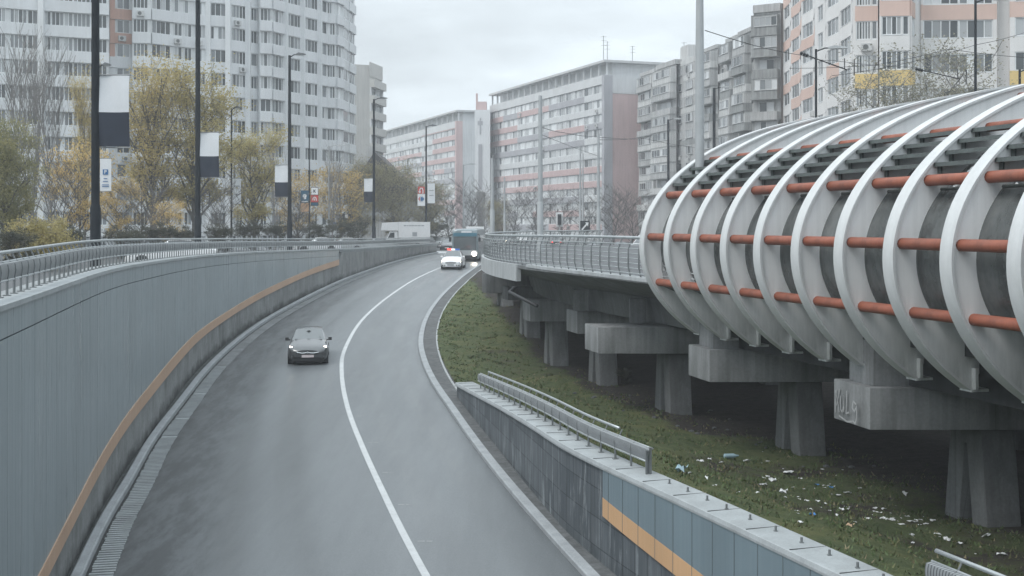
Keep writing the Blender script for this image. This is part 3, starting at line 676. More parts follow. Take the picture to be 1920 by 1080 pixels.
def ring_mesh():
    fl=M(); web=M()
    rings=[]
    for g in angs:
        o=ell(g,-.0); i=ell(g,.045)
        rings.append([Q*o[0]+Vector((0,0,o[1]))-U*0,Q*o[0]+Vector((0,0,o[1]))+U*FL,Q*i[0]+Vector((0,0,i[1]))+U*FL,Q*i[0]+Vector((0,0,i[1]))])
    fl.loft(rings,0)
    rings=[]
    for g in angs:
        o=ell(g,.046); i=ell(g,dep(g))
        f=lambda p,t:Q*p[0]+Vector((0,0,p[1]))+U*t
        rings.append([f(o,.21),f(o,.27),f(i,.27),f(i,.21)])
    web.loft(rings,0)
    ins=M(); rings=[]
    for g in angs:
        o=ell(g,dep(g)+.001); i=ell(g,dep(g)+.035); rings.append([f(o,.12),f(o,.34),f(i,.34),f(i,.12)])
    ins.loft(rings,0)
    br=M(); fo=M()
    for sgn in (-1,):
        o=ell(LO,.0); i=ell(LO,DEP)
        h0=o[0]*-sgn*-1 if False else (o[0] if sgn<0 else -o[0])
        b=M(); x0=abs(o[0])
        pts=[(sgn*(x0+.0),o[1]+.02),(sgn*(x0-.5),o[1]-.0),(sgn*(x0-.5),o[1]+.42),(sgn*(x0+.02),o[1]+.42)]
        br.extrude([f((sgn*(x0-.04),o[1]+.0301),.02),f((sgn*(x0-.10),o[1]+.0301),.02),f((sgn*(x0-.10),o[1]+.40),.02),f((sgn*(x0-.04),o[1]+.40),.02)],U*.36)
        fo.extrude([f((sgn*(x0+.02),o[1]-.02),.0),f((sgn*(x0-.34),o[1]-.02),.0),f((sgn*(x0-.34),o[1]+.03),.0),f((sgn*(x0+.02),o[1]+.03),.0)],U*.34)
    return fl,web,ins,br,fo
fl,web,ins,br,fo=ring_mesh()
mw=mesh('ring_web',web,MAT['ring_face'],True,30); mf=mesh('rim_flange',fl,MAT['white_ring'],True,35); mi=mesh('inner_flange',ins,MAT['white_ring'],True,35); mb=mesh('end_plate',br,MAT['ring_face']); mfo=mesh('foot_plate',fo,MAT['ring_face'])
for k in range(NRING):
    r=link('ring',mw,st,U*(k*DR)); link('rim_flange',mf,r); link('inner_flange',mi,r); link('end_plate',mb,r); link('foot_plate',mfo,r)
# pipes: one tube per bay and row
ROWS=[-16.5,4.6,24.2,43.6,64.6]; ROWS=ROWS+[180-a for a in ROWS]+[90]
pm={}
for g in ROWS:
    inset=.22 if 40<g<140 else .20
    h,z=ell(g,inset)
    c=M(); c.tube([(0,0,0),tuple(U*(DR-.17))],.10 if g<40 or g>140 else .085,12); me=mesh('pipe',c,MAT['pipe'],True,40)
    for k in range(NRING-1 if g<60 or True else 0):
        if len([o for o in st.children if o.name.startswith('pipe')])>=100: break
        if (g>90 or k>16) and (g>90 and k>8 or k>16): continue
        link('pipe',me,st,U*(k*DR+.27)+Q*h+Vector((0,0,z)))
rest=M()
have={(g,k) for g in ROWS for k in range(NRING-1)}
cnt=0; done=set()
for g in ROWS:
    for k in range(NRING-1):
        if (g>90 and k>8) or k>16:
            h,z=ell(g,.2); a=C0-C0+U*(k*DR+.27)+Q*h+Vector((0,0,z)); rest.tube([tuple(a),tuple(a+U*(DR-.17))],.09,8)
if rest.f: stuff(link('far_pipes',mesh('far_pipes',rest,MAT['pipe'],True,40),st))
# glazing, roof, louvres as one mesh per strip of the whole tube
def strip(name,a0,a1,inset,mat,step=2.2,t0=.28,t1=None,gap=0.):
    t1=(NRING-1)*DR if t1 is None else t1
    m=M(); gs=frange(a0,a1,step); R=[]
    for t in (t0,t1): R.append([U*t+Q*ell(g,inset)[0]+Vector((0,0,ell(g,inset)[1])) for g in gs])
    m.loft(R,0,close=False,caps=False)
    R=[[U*t+Q*ell(g,inset+.03)[0]+Vector((0,0,ell(g,inset+.03)[1])) for g in gs] for t in (t0,t1)]; m.loft(R,0,close=False,caps=False)
    return link(name,mesh(name,m,mat,True,40),st)
strip('side_glazing',-19,25,.50,MAT['station_glass']); strip('side_glazing',155,199,.50,MAT['station_glass'])
strip('roof_glazing',45,135,.50,MAT['roof_glass'])
# bottom mullion and rails inside the glass
mm=M()
for g in (-19,25,155,199):
    h,z=ell(g,.5); a=U*.28+Q*h+Vector((0,0,z)); mm.tube([tuple(a),tuple(a+U*((NRING-1)*DR-.3))],.035,6)
link('glazing_rail',mesh('glazing_rail',mm,MAT['louvre'],True),st)
lvm=[]; far=M()
for s in (0,1):
    for g0 in (27.6,31.6,35.6,39.6):
        lv=M(); h,z=ell(g0,.12); sg=1 if s==0 else -1
        o=[(h-.02,z),(h+.42,z+.06),(h+.42,z+.11),(h-.01,z+.075)]
        lv.extrude([Q*(a*sg)+Vector((0,0,b)) for a,b in o],U*(DR-.30))
        o=[(h+.06,z-.12),(h+.09,z-.12),(h+.09,z+.02),(h+.06,z+.02)]
        lv.extrude([Q*(a*sg)+Vector((0,0,b)) for a,b in o],U*.10)
        if s==0: lvm.append(mesh('louvre_blade',lv,MAT['louvre']))
        else:
            for k in range(NRING-1): far._addm(lv,Matrix.Translation(U*(k*DR+.285)))
for k in range(NRING-1):
    for q in lvm: link('louvre_blade',q,st,U*(k*DR+.285))
stuff(link('far_louvres',mesh('far_louvres',far,MAT['louvre']),st))
# floor slab, platforms and a few fittings inside
fm=M(); L=(NRING-1)*DR
def tbox(m,t0,t1,h0,h1,z0,z1,mat=0):
    P=[U*t+Q*h+Vector((0,0,z)) for t,h,z in [(t0,h0,z0),(t1,h0,z0),(t1,h1,z0),(t0,h1,z0),(t0,h0,z1),(t1,h0,z1),(t1,h1,z1),(t0,h1,z1)]]
    m.add(P,[(0,3,2,1),(4,5,6,7),(0,1,5,4),(1,2,6,5),(2,3,7,6),(3,0,4,7)],mat)
tbox(fm,.3,L,-4.62,4.62,-2.62,-1.75); tbox(fm,.3,L,-5.0,5.0,-2.12,-1.751)
link('floor_slab',mesh('floor_slab',fm,MAT['shade_dark']),st)
fm=M(); tbox(fm,.6,L,-5.3,-2.9,-1.74,-1.0); tbox(fm,.6,L,2.9,5.3,-1.74,-1.0)
link('platform',mesh('platform',fm,MAT['shade_dark']),st)
# ---------------------------------------------------------------- viaduct deck beyond the station
vd=thing('viaduct','curved concrete tram viaduct deck with cantilevered edge leading into the station','viaduct',(3.7,34.2,-3.2))
ep=[(4.55,31.5),(3.75,34.1),(2.62,38.2),(.85,45),(-.56,52.6),(-1.25,58.6),(-1.5,64),(-1.3,70),(-.5,77),(1,84),(3.5,91),(7,98)]
sx=spl([(i,a[0]) for i,a in enumerate(ep)]); sy=spl([(i,a[1]) for i,a in enumerate(ep)])
EP=[(sx(t),sy(t),0) for t in frange(0,len(ep)-1,.2)]; EN=normals(EP)
zdk=lambda p:lerp(-1.52,-1.63,sst(36,58,p[1]))
sec=[(0,0),(0,-.12),(.8,-.46),(2.3,-.85),(2.5,-1.66),(4.2,-1.66),(4.3,-.9),(7.0,-.9),(7.1,-1.66),(8.8,-1.66),(8.9,-.9),(11.4,-.45),(11.6,-.34),(11.6,0)]
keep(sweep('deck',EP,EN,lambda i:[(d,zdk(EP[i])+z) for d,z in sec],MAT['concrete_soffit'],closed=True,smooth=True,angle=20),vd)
FP=[q for q in EP if q[1]>47]; FN=[EN[EP.index(q)] for q in FP]
keep(sweep('fascia',FP,FN,lambda i:[(-.06,zdk(FP[i])+.03),(-.06,zdk(FP[i])-.62),(.12,zdk(FP[i])-.62),(.12,zdk(FP[i])+.03)],MAT['concrete_light'],closed=True),vd)
keep(sweep('track_bed',EP,EN,lambda i:[(.32,zdk(EP[i])+.006),(11.3,zdk(EP[i])+.006)],MAT['street']),vd)
keep(sweep('edge_kerb',[q for q in EP if q[1]<=47.5],[EN[EP.index(q)] for q in EP if q[1]<=47.5],lambda i:[(-.02,-1.5),(-.02,-1.60),(.3,-1.60),(.3,-1.48)],MAT['concrete_light'],closed=True),vd)
# girder joints and a sloping pipe at the expansion joint
mm=M(); a=(.1,47.2); mm.tube([(.1,47.3,-2.4),(-.1,46.8,-2.55),(.9,45.0,-2.95)],.065,8)
keep(obj('drain_pipe',mm,MAT['wire'],smooth=True),vd)
for x,y in ((2.72,46.2),(4.25,40.4)):
    mm=M(); mm.box(x-.45,x+.1,y-.12,y+.12,-3.19,-2.42); keep(obj('bearing_rib',mm,MAT['concrete']),vd)
# abutment closing the far end under the deck
mm=M(); mm.prism([(-.6,76),(11,72),(12,97),(6.5,97),(1.2,85)],-5.2,-2.45); keep(obj('abutment',mm,MAT['concrete_dark']),vd)
# railing of the viaduct
vr=thing('metal_railing','horizontal bar steel railing with many posts along the viaduct edge','railing',(3.7,34.2,-1.52))
RP=[(q[0],q[1]) for q in EP]
def rtube(off,h,r,n=6):
    m=M(); m.tube([(q[0]+EN[i][0]*off,q[1]+EN[i][1]*off,zdk(q)+h) for i,q in enumerate(EP)],r,n); return m
keep(obj('top_rail',rtube(.16,1.13,.045,8),MAT['steel'],smooth=True),vr)
for k,h in enumerate((.12,.26,.40,.54,.68,.82,.95)): keep(obj('rail',rtube(.06+.0*(k),h,.018),MAT['steel'],smooth=True),vr)
pb=M(); pb.tube([(.10,0,0),(.03,0,.3),(.03,0,.8),(.16,0,1.12)],.022,6); pmh=mesh('post',pb,MAT['steel_dark'],True,40)
s=.3; cnt=0
for i in range(len(EP)-1):
    a,b=EP[i],EP[i+1]; L_=math.dist(a[:2],b[:2])
    while s<L_ and cnt<98:
        t=s/L_; x,y=lerp(a[0],b[0],t),lerp(a[1],b[1],t)
        link('post',pmh,vr,Vector((x,y,zdk((x,y))))-Vector(vr.location),math.atan2(EN[i][1],EN[i][0])); cnt+=1; s+=.82
    s-=L_
# ---------------------------------------------------------------- piers: cross beam on A-shaped legs
def pier(label,x,y,ztop=-3.25,zbot=-4.09,zg_=-6.05,leg_dx=(2.35,8.6),post=False,dark=False,wid=1.5,skew=-.22,ln=12.):
    p=thing('viaduct_pier',label,'pier',(x,y,zg_),group='concrete piers under the tram viaduct')
    mc=MAT['concrete_dark'] if dark else MAT['concrete']
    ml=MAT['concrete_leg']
    m=M(); m.extrude([(0,0,zbot-zg_),(ln,0,zbot-zg_),(ln+skew*wid,wid,zbot-zg_),(skew*wid,wid,zbot-zg_)],(0,0,ztop-zbot)); link('cross_beam',bev('cross_beam',m,mc,.03),p)
    H=zbot-zg_
    for dx in leg_dx:
        w0,w1=1.48/2,1.0/2; c=wid/2+.02; sl=.25; hs=H*.80
        # outline in (Y,z): an A with a slot
        poly=[(-w0,-.25),(-sl,-.25),(-.03,hs),(.03,hs),(sl,-.25),(w0,-.25),(w1,H-.01),(-w1,H-.01)]
        m=M(); X0=dx+skew*c
        m.add([(X0-.25*a,c+a,b) for a,b in poly]+[(X0+.68-.25*a,c+a,b) for a,b in poly],
          [(0,1,2,7),(2,3,6,7),(3,4,5,6),(15,10,9,8),(15,14,11,10),(14,13,12,11)]+[(i,(i+1)%8+0,(i+1)%8+8,i+8)[::-1] for i in range(8)],0)
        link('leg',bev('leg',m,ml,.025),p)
    if post:
        m=M(); m.extrude([(.18+skew*.2,.22,ztop-zg_),(ln-.5,.22,ztop-zg_),(ln-.7,1.2,ztop-zg_),(.18+skew*1.2,1.2,ztop-zg_)],(0,0,1.02)); link('upstand',bev('upstand',m,MAT['concrete'],.02),p)
    return p
import bmesh
def bev(name,m,mat,w):
    me=mesh(name,m,mat); b=bmesh.new(); b.from_mesh(me); bmesh.ops.recalc_face_normals(b,faces=b.faces)
    bmesh.ops.bevel(b,geom=[e for e in b.edges if len(e.link_faces)==2 and e.calc_face_angle(0)>.5],offset=w,segments=2,affect='EDGES',profile=.6); b.to_mesh(me); b.free()
    me.polygons.foreach_set('use_smooth',[True]*len(me.polygons)); me.set_sharp_from_angle(angle=math.radians(35)); return me
p3=pier('nearest concrete pier under the station, with white scrawled graffiti on its beam end',7.1,24.8,post=True)
pier('stained concrete pier under the far end of the station tube, without graffiti',5.1,32.3,post=True)
pier('concrete pier with pale blunt beam end just beyond the station tube',2.71,39.4,leg_dx=(2.3,8.4))
pier('concrete pier standing mostly hidden behind the pier with the pale blunt beam end',2.42,46.5,leg_dx=(.85,7))
pier('concrete pier below the pipe at the deck joint',.76,53.2,zbot=-4.15,leg_dx=(.95,6.5),wid=1.3)
pier('thin pale concrete pier far along the viaduct beside the grass',-.22,61.5,zbot=-3.75,ztop=-3.1,zg_=-5.5,leg_dx=(.9,6.5),wid=1.2,dark=True)
pier('farthest low dark pier where the viaduct meets the grass bank',-1.5,73,zbot=-4.05,ztop=-2.9,zg_=-4.9,leg_dx=(.9,6),wid=1.3,dark=True)
mm=M(); mm.prism([(7.6,15.2),(7.6,-22),(27,-22),(27,15.2)],-6.4,-2.66); keep(obj('near_light_block',mm,MAT['concrete_dark']),vd)  # unseen solid block, added to keep light out under the station
# graffiti strokes on the end face of the nearest beam
gm=M()
def stroke(pts,w=.018):
    # points (along the face towards the viewer 0..1.5, height)
    ex=Vector((.22/1.517,-1.5/1.517,0)); o=Vector((-.33,1.5,0)); nx=Vector((-1.5/1.517,-.22/1.517,0))
    P_=[o+ex*a+nx*.006+Vector((0,0,b)) for a,b in pts]
    for a,b in zip(P_,P_[1:]):
        d=(b-a).normalized(); s_=d.cross(nx)*w; gm.quad(a-s_-d*w*.5,a+s_-d*w*.5,b+s_+d*w*.5,b-s_+d*w*.5)
zb_=-4.09+6.05
for st_ in ([(.10,.15),(.13,.45),(.17,.62)],[(.10,.60),(.22,.42),(.30,.18)],[(.17,.3),(.26,.5),(.33,.66)],[(.36,.52),(.37,.25),(.46,.2),(.52,.34),(.53,.55)],[(.53,.55),(.54,.22)],[(.68,.66),(.64,.2),(.78,.24)],[(1.14,.46),(1.0,.5),(.95,.36),(1.06,.3),(1.16,.42),(1.17,.2),(1.1,.06),(.98,.1)],[(.3,.1),(.7,.04),(.95,.08)]):
    stroke([(a,b+zb_) for a,b in st_])
link('graffiti',mesh('graffiti',gm,pmat('faded_white_spray',(.36,.37,.375),.8,.15,6)),p3)
# ---------------------------------------------------------------- buildings
WINC={}
PANES=['g_dark','g_mid','g_curtain','g_bright']
def window_geo(w,h,n,var,pal,old,ov=None):
    """window in its own frame: x along the wall, -y outward, z up from the sill"""
    rnd=random.Random(hash((round(w,1),n,var,old))&0xffff)
    m=M(); fw=.075 if not old else .06
    mats=[0]+[1,2,3,4]
    bars=[0]+[w*i/n for i in range(1,n)]+[w]
    # frame
    m.box(-w/2,w/2,-.10,0,0,fw); m.box(-w/2,w/2,-.10,0,h-fw,h)
    for i,b in enumerate(bars):
        x=b-w/2; t=fw*.5
        if i==0: m.box(x,x+fw,-.10,0,fw,h-fw)
        elif i==n: m.box(x-fw,x,-.10,0,fw,h-fw)
        else: m.box(x-t,x+t,-.10,0,fw,h-fw)
    m.box(-w/2-.05,w/2+.05,-.16,0,-.05,-.001)
    for i in range(n):
        a,b=bars[i]-w/2,bars[i+1]-w/2
        pi=rnd.choices([1,2,3,4],pal)[0]
        m.add([(a,-.05,0),(b,-.05,0),(b,-.05,h),(a,-.05,h)],[(0,1,2,3)],pi)
    return m
def window_mesh(w,h,n,var,pal,old):
    key=(round(w,2),round(h,2),n,var,tuple(pal),old)
    if key not in WINC:
        m=window_geo(w,h,n,var,pal,old)
        WINC[key]=(mesh('window',m,[MAT['win_frame_old' if old else 'win_frame']]+[MAT[p] for p in PANES]),m)
    return WINC[key]
AC=M(); AC.box(-.42,.42,-.36,-.04,0,.6); AC.cyl((-.08,-.362,.3),(0,-1,0),.22,.012,12,1); AC.box(-.3,-.25,-.05,.06,-.1,.02); AC.box(.25,.3,-.05,.06,-.1,.02)
ACM=mesh('air_conditioner',AC,[MAT['ac'],MAT['ac_fan']])
class Building:
    def __init__(s,name,label,cat,base,old=False,pal=(5,4,3,1),vis=None):
        s.root=thing(name,label,cat,base); s.base=Vector(base); s.win=[]; s.old=old; s.pal=list(pal); s.groups={}; s.nac=0; s.jit=False
        s.vis=vis or (lambda px,py:True); s.rnd=random.Random(len(name)*7+int(base[1]))
    def g(s,name,mat):
        k=(name,mat)
        if k not in s.groups: s.groups[k]=M()
        return s.groups[k]
    def shell(s,front,back,z0,z1,mat,name='wall'):
        s.g(name,mat).prism(list(front)+list(reversed(back)),z0,z1)
    def frame(s,p0,p1):
        L=math.dist(p0,p1); e=((p1[0]-p0[0])/L,(p1[1]-p0[1])/L); n=(e[1],-e[0]); return L,e,n
    def facade(s,p0,p1,zb,sh,nst,wh,cells,mat,proj=.16,band=None,sill=0.,wproj=0.02,k0=0,bname='wall',pier_mat=None,bandproj=None,skip=None,ac=.12,top=True):
        """cells: list of (u0,u1,panes) fractions of the wall length; windows sit at zb+k*sh .. +wh"""
        L,e,n=s.frame(p0,p1); rz=math.atan2(e[1],e[0])
        bp=proj if bandproj is None else bandproj
        for k in range(k0,nst):
            z=zb+k*sh
            bm=(band(k) if band else mat)
            s.g(bname if not band else 'balcony_band',bm).obox(p0,e,n,.003,L-.003,-.02,bp,z+wh,z+sh)
            if k==k0: s.g(bname,mat).obox(p0,e,n,.003,L-.003,-.02,bp,z-(sh-wh),z)
            u=0.
            cc=[] if (skip and skip(k)) else cells
            if s.jit and s.rnd.random()<.16: cc=[(a,b-(b-a)*s.rnd.choice((0,.25,.4)),max(1,n_-1)) for a,b,n_ in cells]
            for (a,b,np_) in list(cc)+[(1.,1.,0)]:
                a_,b_=a*L,b*L
                if a_-u>.03: s.g(bname,pier_mat or mat).obox(p0,e,n,u+.002,a_-.002,-.02,proj-.004,z-.001,z+wh+.001)
                if np_:
                    c=(a_+b_)/2; x=p0[0]+e[0]*c+n[0]*wproj; y=p0[1]+e[1]*c+n[1]*wproj
                    s.win.append((x,y,z+sill,rz,b_-a_-.02,wh-sill,np_))
                    if s.rnd.random()<ac and s.nac<24:
                        q=s.rnd.uniform(.25,.75)*(b_-a_)+a_
                        o=link('air_conditioner',ACM,s.root,Vector((p0[0]+e[0]*q+n[0]*bp,p0[1]+e[1]*q+n[1]*bp,z-.95))-s.base,rz); s.nac+=1
                u=b_
    def finish(s,maxw=96):
        byname={}
        for (nm,mat),m in s.groups.items(): byname.setdefault(nm,[]).append((mat,m))
        for nm,L in byname.items():
            mm=M(); mats=[]
            for i,(mat,m) in enumerate(L):
                o=len(mm.v); mm.v.extend(m.v); mm.f.extend([tuple(a+o for a in f) for f in m.f]); mm.m.extend([i]*len(m.f)); mats.append(MAT[mat])
            o=obj(nm,mm,mats); keep(o,s.root)
        def score(w):
            px=960+F*w[0]/w[1]; py=YH-F*w[2]/w[1]
            ok=-10<px<1930 and -20<py<430 and s.vis(px,py)
            return (0 if ok else 1,w[1])
        s.win.sort(key=score)
        rest=M()
        for i,(x,y,z,rz,w,h,n) in enumerate(s.win):
            var=s.rnd.randrange(5); me,geo=window_mesh(w,h,n,var,s.pal,s.old)
            if i<maxw: link('window',me,s.root,Vector((x,y,z))-s.base,rz)
            else: rest._addm(geo,Matrix.Translation((x,y,z))@Matrix.Rotation(rz,4,'Z'))
        if rest.f:
            o=obj('window',rest,[MAT['win_frame_old' if s.old else 'win_frame']]+[MAT[p] for p in PANES]); keep(o,s.root); stuff(o); o['label']='the remaining windows'
        return s.root
def pt(px,Y): return (ax(px,Y),Y)
def cells_px(p0,p1,lst):
    """windows given by photo columns -> fractions along the wall"""
    out=[]
    dx,dy=p1[0]-p0[0],p1[1]-p0[1]
    for a,b,n in lst:
        r=[]
        for px in (a,b):
            k=(px-960)/F; t=(k*p0[1]-p0[0])/(dx-k*dy); r.append(max(0.,min(1.,t)))
        out.append((r[0],r[1],n))
    return out
GZ=-3.42
# --- white tower on the left
B=Building('apartment_tower','tall white curved apartment tower block behind the autumn trees on the left','tower block',(ax(330,150),150,GZ),pal=(5.5,4.5,1.5,.4),vis=lambda px,py:py<330)
B.jit=True; SH=2.8; ZB0=19.45-8*SH; NS=15
FR=[pt(-230,131),pt(14,138),pt(76,139.6),pt(204,142.6),pt(205,145),pt(247,146.4),pt(248,145),pt(283,145.6),pt(322,147.6),pt(362,149.4),pt(385,150.1),pt(427,151.2),pt(464,153.4),pt(482,154.7),pt(486,153.9),pt(508,154.6),pt(534,157.4),pt(566,160.4),pt(598,163.4),pt(613,165.6),pt(628,166),pt(642,168.4),pt(652,172.),pt(664,176)]
back=[(p[0]-4-3*(i/len(FR)),p[1]+16) for i,p in enumerate(FR)]
back=[(-76,160),(ax(640,190),190)]
B.shell(FR,back,GZ,ZB0+NS*SH+.6,'tower_core')
def TF(i,lst,mat='tower_white',band=None,**k):
    pr=k.pop('proj',.16)
    lst=[(a-.8,b+.8,n) for a,b,n in lst]
    B.facade(FR[i],FR[i+1],ZB0,SH,NS,1.55,cells_px(FR[i],FR[i+1],lst),mat,band=band,proj=.06,bandproj=pr+.12,pier_mat='tower_core',**k)
TF(0,[(-215,-180,4),(-170,-140,3),(-130,-95,4),(-85,-55,3),(-50,-20,3),(-15,10,3)],ac=.0); TF(1,[(19,50,4),(52,70,2)],ac=.03); TF(2,[(81,95,2),(97,119,3),(121,136,2),(138,176,5),(183,200,2)],proj=.35,ac=.02)
TF(4,[(219,242,2)],mat='tower_white',proj=.1,ac=.35)
TF(6,[(250,277,4)],proj=.2); TF(7,[(284,300,2),(300,318,2)],proj=.2); TF(8,[(326,340,2),(345,358,2)]); TF(9,[(365,384,3)]); TF(10,[(394,423,4)],ac=.08); TF(11,[(430,459,5)],ac=.05)
TF(12,[(469,480,2)]); TF(14,[(488,507,3)],proj=.3); TF(15,[(509,532,4)],proj=.3,ac=.03); TF(16,[(537,563,4)],ac=.12); TF(17,[(569,595,4)],ac=.12); TF(18,[(602,610,1)],ac=.1)
TF(19,[(614,628,3)],proj=.3); TF(20,[(629,637,2)],proj=.3); TF(21,[(643,651,1)],mat='tower_core',proj=.05,skip=lambda k:k<3 and False); TF(22,[(654,662,2)],proj=.2)
# pilasters
for px,Y in ((78,139.3),(391,150.2),(428,150.9),(465,153.1),(535,157.1),(567,160.1),(599,163.1)):
    x,y=pt(px,Y); B.g('pilaster','tower_white').box(x-.30,x+.30,y-.35,y+.6,GZ,ZB0+NS*SH+.3)
# salmon painted recess above the ninth floor
L,e,n=B.frame(FR[4],FR[5])
for k in range(8,NS):
    z=ZB0+k*SH
    B.g('painted_recess','salmon').obox(FR[4],e,n,.01,L-.01,.222,.25,z+1.56,z+SH-.01)
    B.g('painted_recess','salmon').obox(FR[4],e,n,.01,L*.24,.062,.12,z+.01,z+1.54)
B.finish()
# --- beige block behind it
B=Building('apartment_block','plain beige apartment block with a blank gable beside the white tower','apartment block',(ax(690,228),228,GZ),pal=(4,4,3,1))
a,b,c=pt(640,226),pt(693,228),pt(716,236)
B.shell([a,b,c],[(c[0]-6,c[1]+14),(a[0]-4,a[1]+18)],GZ,29,'beige')
B.shell([(b[0]-.0,b[1]-.35),(c[0]+.2,c[1]-.35)],[(b[0],b[1]),(c[0],c[1])],27.0,29.6,'beige','parapet')
B.facade(b,c,29-2.9*10.9,2.9,10,1.5,[(.06,.40,3),(.42,.92,4)],'pale_grey',proj=.3,band=lambda k:'beige',bandproj=.9,ac=0)
B.finish()
# --- old house with a dark gable roof
B=Building('old_house','old house with a steep dark roof half hidden by trees before the beige block','house',(ax(730,205),205,GZ))
r0=pt(702,205); x0,x1,x2=ax(640,205),ax(702,205),ax(800,205); y0,y1=205,222
B.g('wall','old_grey').box(x0+.5,x2-.5,y0+.4,y1-.4,GZ,4)
m=B.g('roof','dark_roof'); zt=11.8
m.add([(x0,y0,4),(x2,y0,3.6),(x2,y1,3.6),(x0,y1,4),(x1,y0,zt),(x1,y1,zt)],[(0,1,4),(1,2,5,4),(2,3,5),(3,0,4,5),(0,3,2,1)])
B.g('chimney','old_grey').box(ax(683,205),ax(694,205),y0+3,y0+4,8,13)
B.finish()
# --- pink-grey long slabs in the middle distance
def slab(name,label,c,l,endlen,zroof,rows,sh,zb,wcols,endmat,seed,stripes,pal):
    """c near corner, l far left end"""
    B=Building(name,label,'apartment block',(c[0],c[1],GZ),pal=pal)
    L,e,n=B.frame(l,c); en=(-n[0],-n[1])
    r=(c[0]+en[0]*endlen,c[1]+en[1]*endlen); rl=(l[0]+en[0]*endlen,l[1]+en[1]*endlen)
    B.shell([l,c,r],[l,rl,r][1:] and [rl],GZ,zroof-3.0,'pale_grey')
    # loggia under a roof slab
    B.shell([(l[0]+en[0]*1.6+e[0]*2,l[1]+en[1]*1.6+e[1]*2),(c[0]+en[0]*1.6-e[0]*.6,c[1]+en[1]*1.6-e[1]*.6),(r[0]-en[0]*1.6-e[0]*.6,r[1]-en[1]*1.6-e[1]*.6)],[(rl[0]-en[0]*1.6+e[0]*2,rl[1]-en[1]*1.6+e[1]*2)],zroof-3.0,zroof-.35,'pale_grey','penthouse')
    g=B.g('roof','roof_slab'); g.obox(l,e,n,-.4,L+.4,-endlen-.4,.5,zroof-.35,zroof+.1)
    for i in range(19):
        g=M(); g.obox(l,e,n,L*i/18-.16 if i else .1,L*i/18+.16 if i<18 else L-.1,-.5,-.1,zroof-3.0,zroof-.352); keep(obj('penthouse_post',g,MAT['pale_grey']),B.root)
    g=B.g('wall','pale_grey'); g.obox(l,e,n,-.15,L+.15,-.05,.35,zroof-4.4,zroof-3.0+.3)
    rnd=random.Random(seed)
    cells=[]
    for i in range(wcols):
        a=(i+.08)/wcols; b=(i+.94)/wcols; cells.append((a*.985,b*.985,rnd.choice((2,3,3,4))))
    cm=['pink_grey','lilac_grey','pale_grey','pink_grey']
    # spandrels change colour in runs along the facade
    for k in range(rows):
        z=zb+k*sh; u=0
        mats=[]; cur=rnd.choice(cm)
        for i in range(0,wcols,2):
            if rnd.random()<.55: cur=rnd.choice(cm)
            B.g('balcony_band',cur).obox(l,e,n,L*i/wcols+.002,L*min(i+2,wcols)/wcols-.002,-.02,.33,z+1.55,z+sh)
        for i in range(wcols+1): B.g('wall','pale_grey').obox(l,e,n,max(0,L*(i-.06)/wcols*.985)+.002,min(L,L*(i+.08)/wcols*.985),-.02,.2,z,z+1.55)
        for a,b,np_ in cells:
            cc=(a+b)/2*L; B.win.append((l[0]+e[0]*cc+n[0]*.03,l[1]+e[1]*cc+n[1]*.03,z,math.atan2(e[1],e[0]),(b-a)*L,1.55,np_))
            if rnd.random()<.12 and B.nac<24:
                link('air_conditioner',ACM,B.root,Vector((l[0]+e[0]*cc+n[0]*.33,l[1]+e[1]*cc+n[1]*.33,z-.9))-B.base,math.atan2(e[1],e[0])); B.nac+=1
    # corner pier and coloured gable
    B.g('corner_pier',endmat[0]).obox(l,e,n,L-.9,L+.2,-1.3,.45,GZ,zroof-3.0+.25)
    L2,e2,n2=B.frame(c,r)
    B.g('gable_panel',endmat[1]).obox(c,e2,n2,1.3,L2*endmat[2],-.02,.10,GZ,zroof-6.2)
    B.g('gable_band','pale_grey').obox(c,e2,n2,.0,L2+.1,-.02,.16,zroof-6.2,zroof-2.9)
    return B,(c,e2,n2,L2,e,n,l,L)
c=pt(1136,236); l=pt(921,298)
B,info=slab('apartment_block','long pink and grey slab block with roof terrace and pink gable in the centre',c,l,15.5,30.9,11,2.78,30.9-4.75-10*2.78-1.2,14,('lilac_grey','pink_grey',.64),5,None,(1.,1.6,4,4))
cc,e2,n2,L2,e,n,l_,L=info
for k in range(10):
    z=30.9-7-k*2.78; q=cc[0]+e2[0]*(L2*.73)+n2[0]*.02,cc[1]+e2[1]*(L2*.73)+n2[1]*.02
    B.win.append((q[0],q[1],z,math.atan2(e2[1],e2[0]),.75,1.0,1))
for q,h in ((0.2,6.0),(1.0,6.4),(1.9,5.6)):
    o=Vector((cc[0]-q*1.2,cc[1]+4+q,31.2)); m=B.g('aerial','steel_dark') if False else None
am=M()
for dx,dy,h in ((-.3,2,6.2),(.5,3,5.0),(5.5,5,4.2),(16,9,6)):
    am.tube([(cc[0]+dx,cc[1]+dy,31.2),(cc[0]+dx,cc[1]+dy,31.2+h*.75)],.06,4)
    for q in (.45,.6,.72): am.tube([(cc[0]+dx-.5,cc[1]+dy,31.2+h*q),(cc[0]+dx+.6,cc[1]+dy,31.2+h*q)],.03,4)
keep(obj('aerial',am,MAT['steel_dark']),B.root)
B.finish()
c=pt(858,322); l=pt(706,405)
B,info=slab('apartment_block','far hazy pale pink apartment slab with a shallow roof terrace left of centre',c,l,15,29.3,9,2.8,29.3-4.9-8*2.8-1.3,16,('pink_grey','pale_grey',.9),9,None,(1.,1.6,4,4))
B.finish()
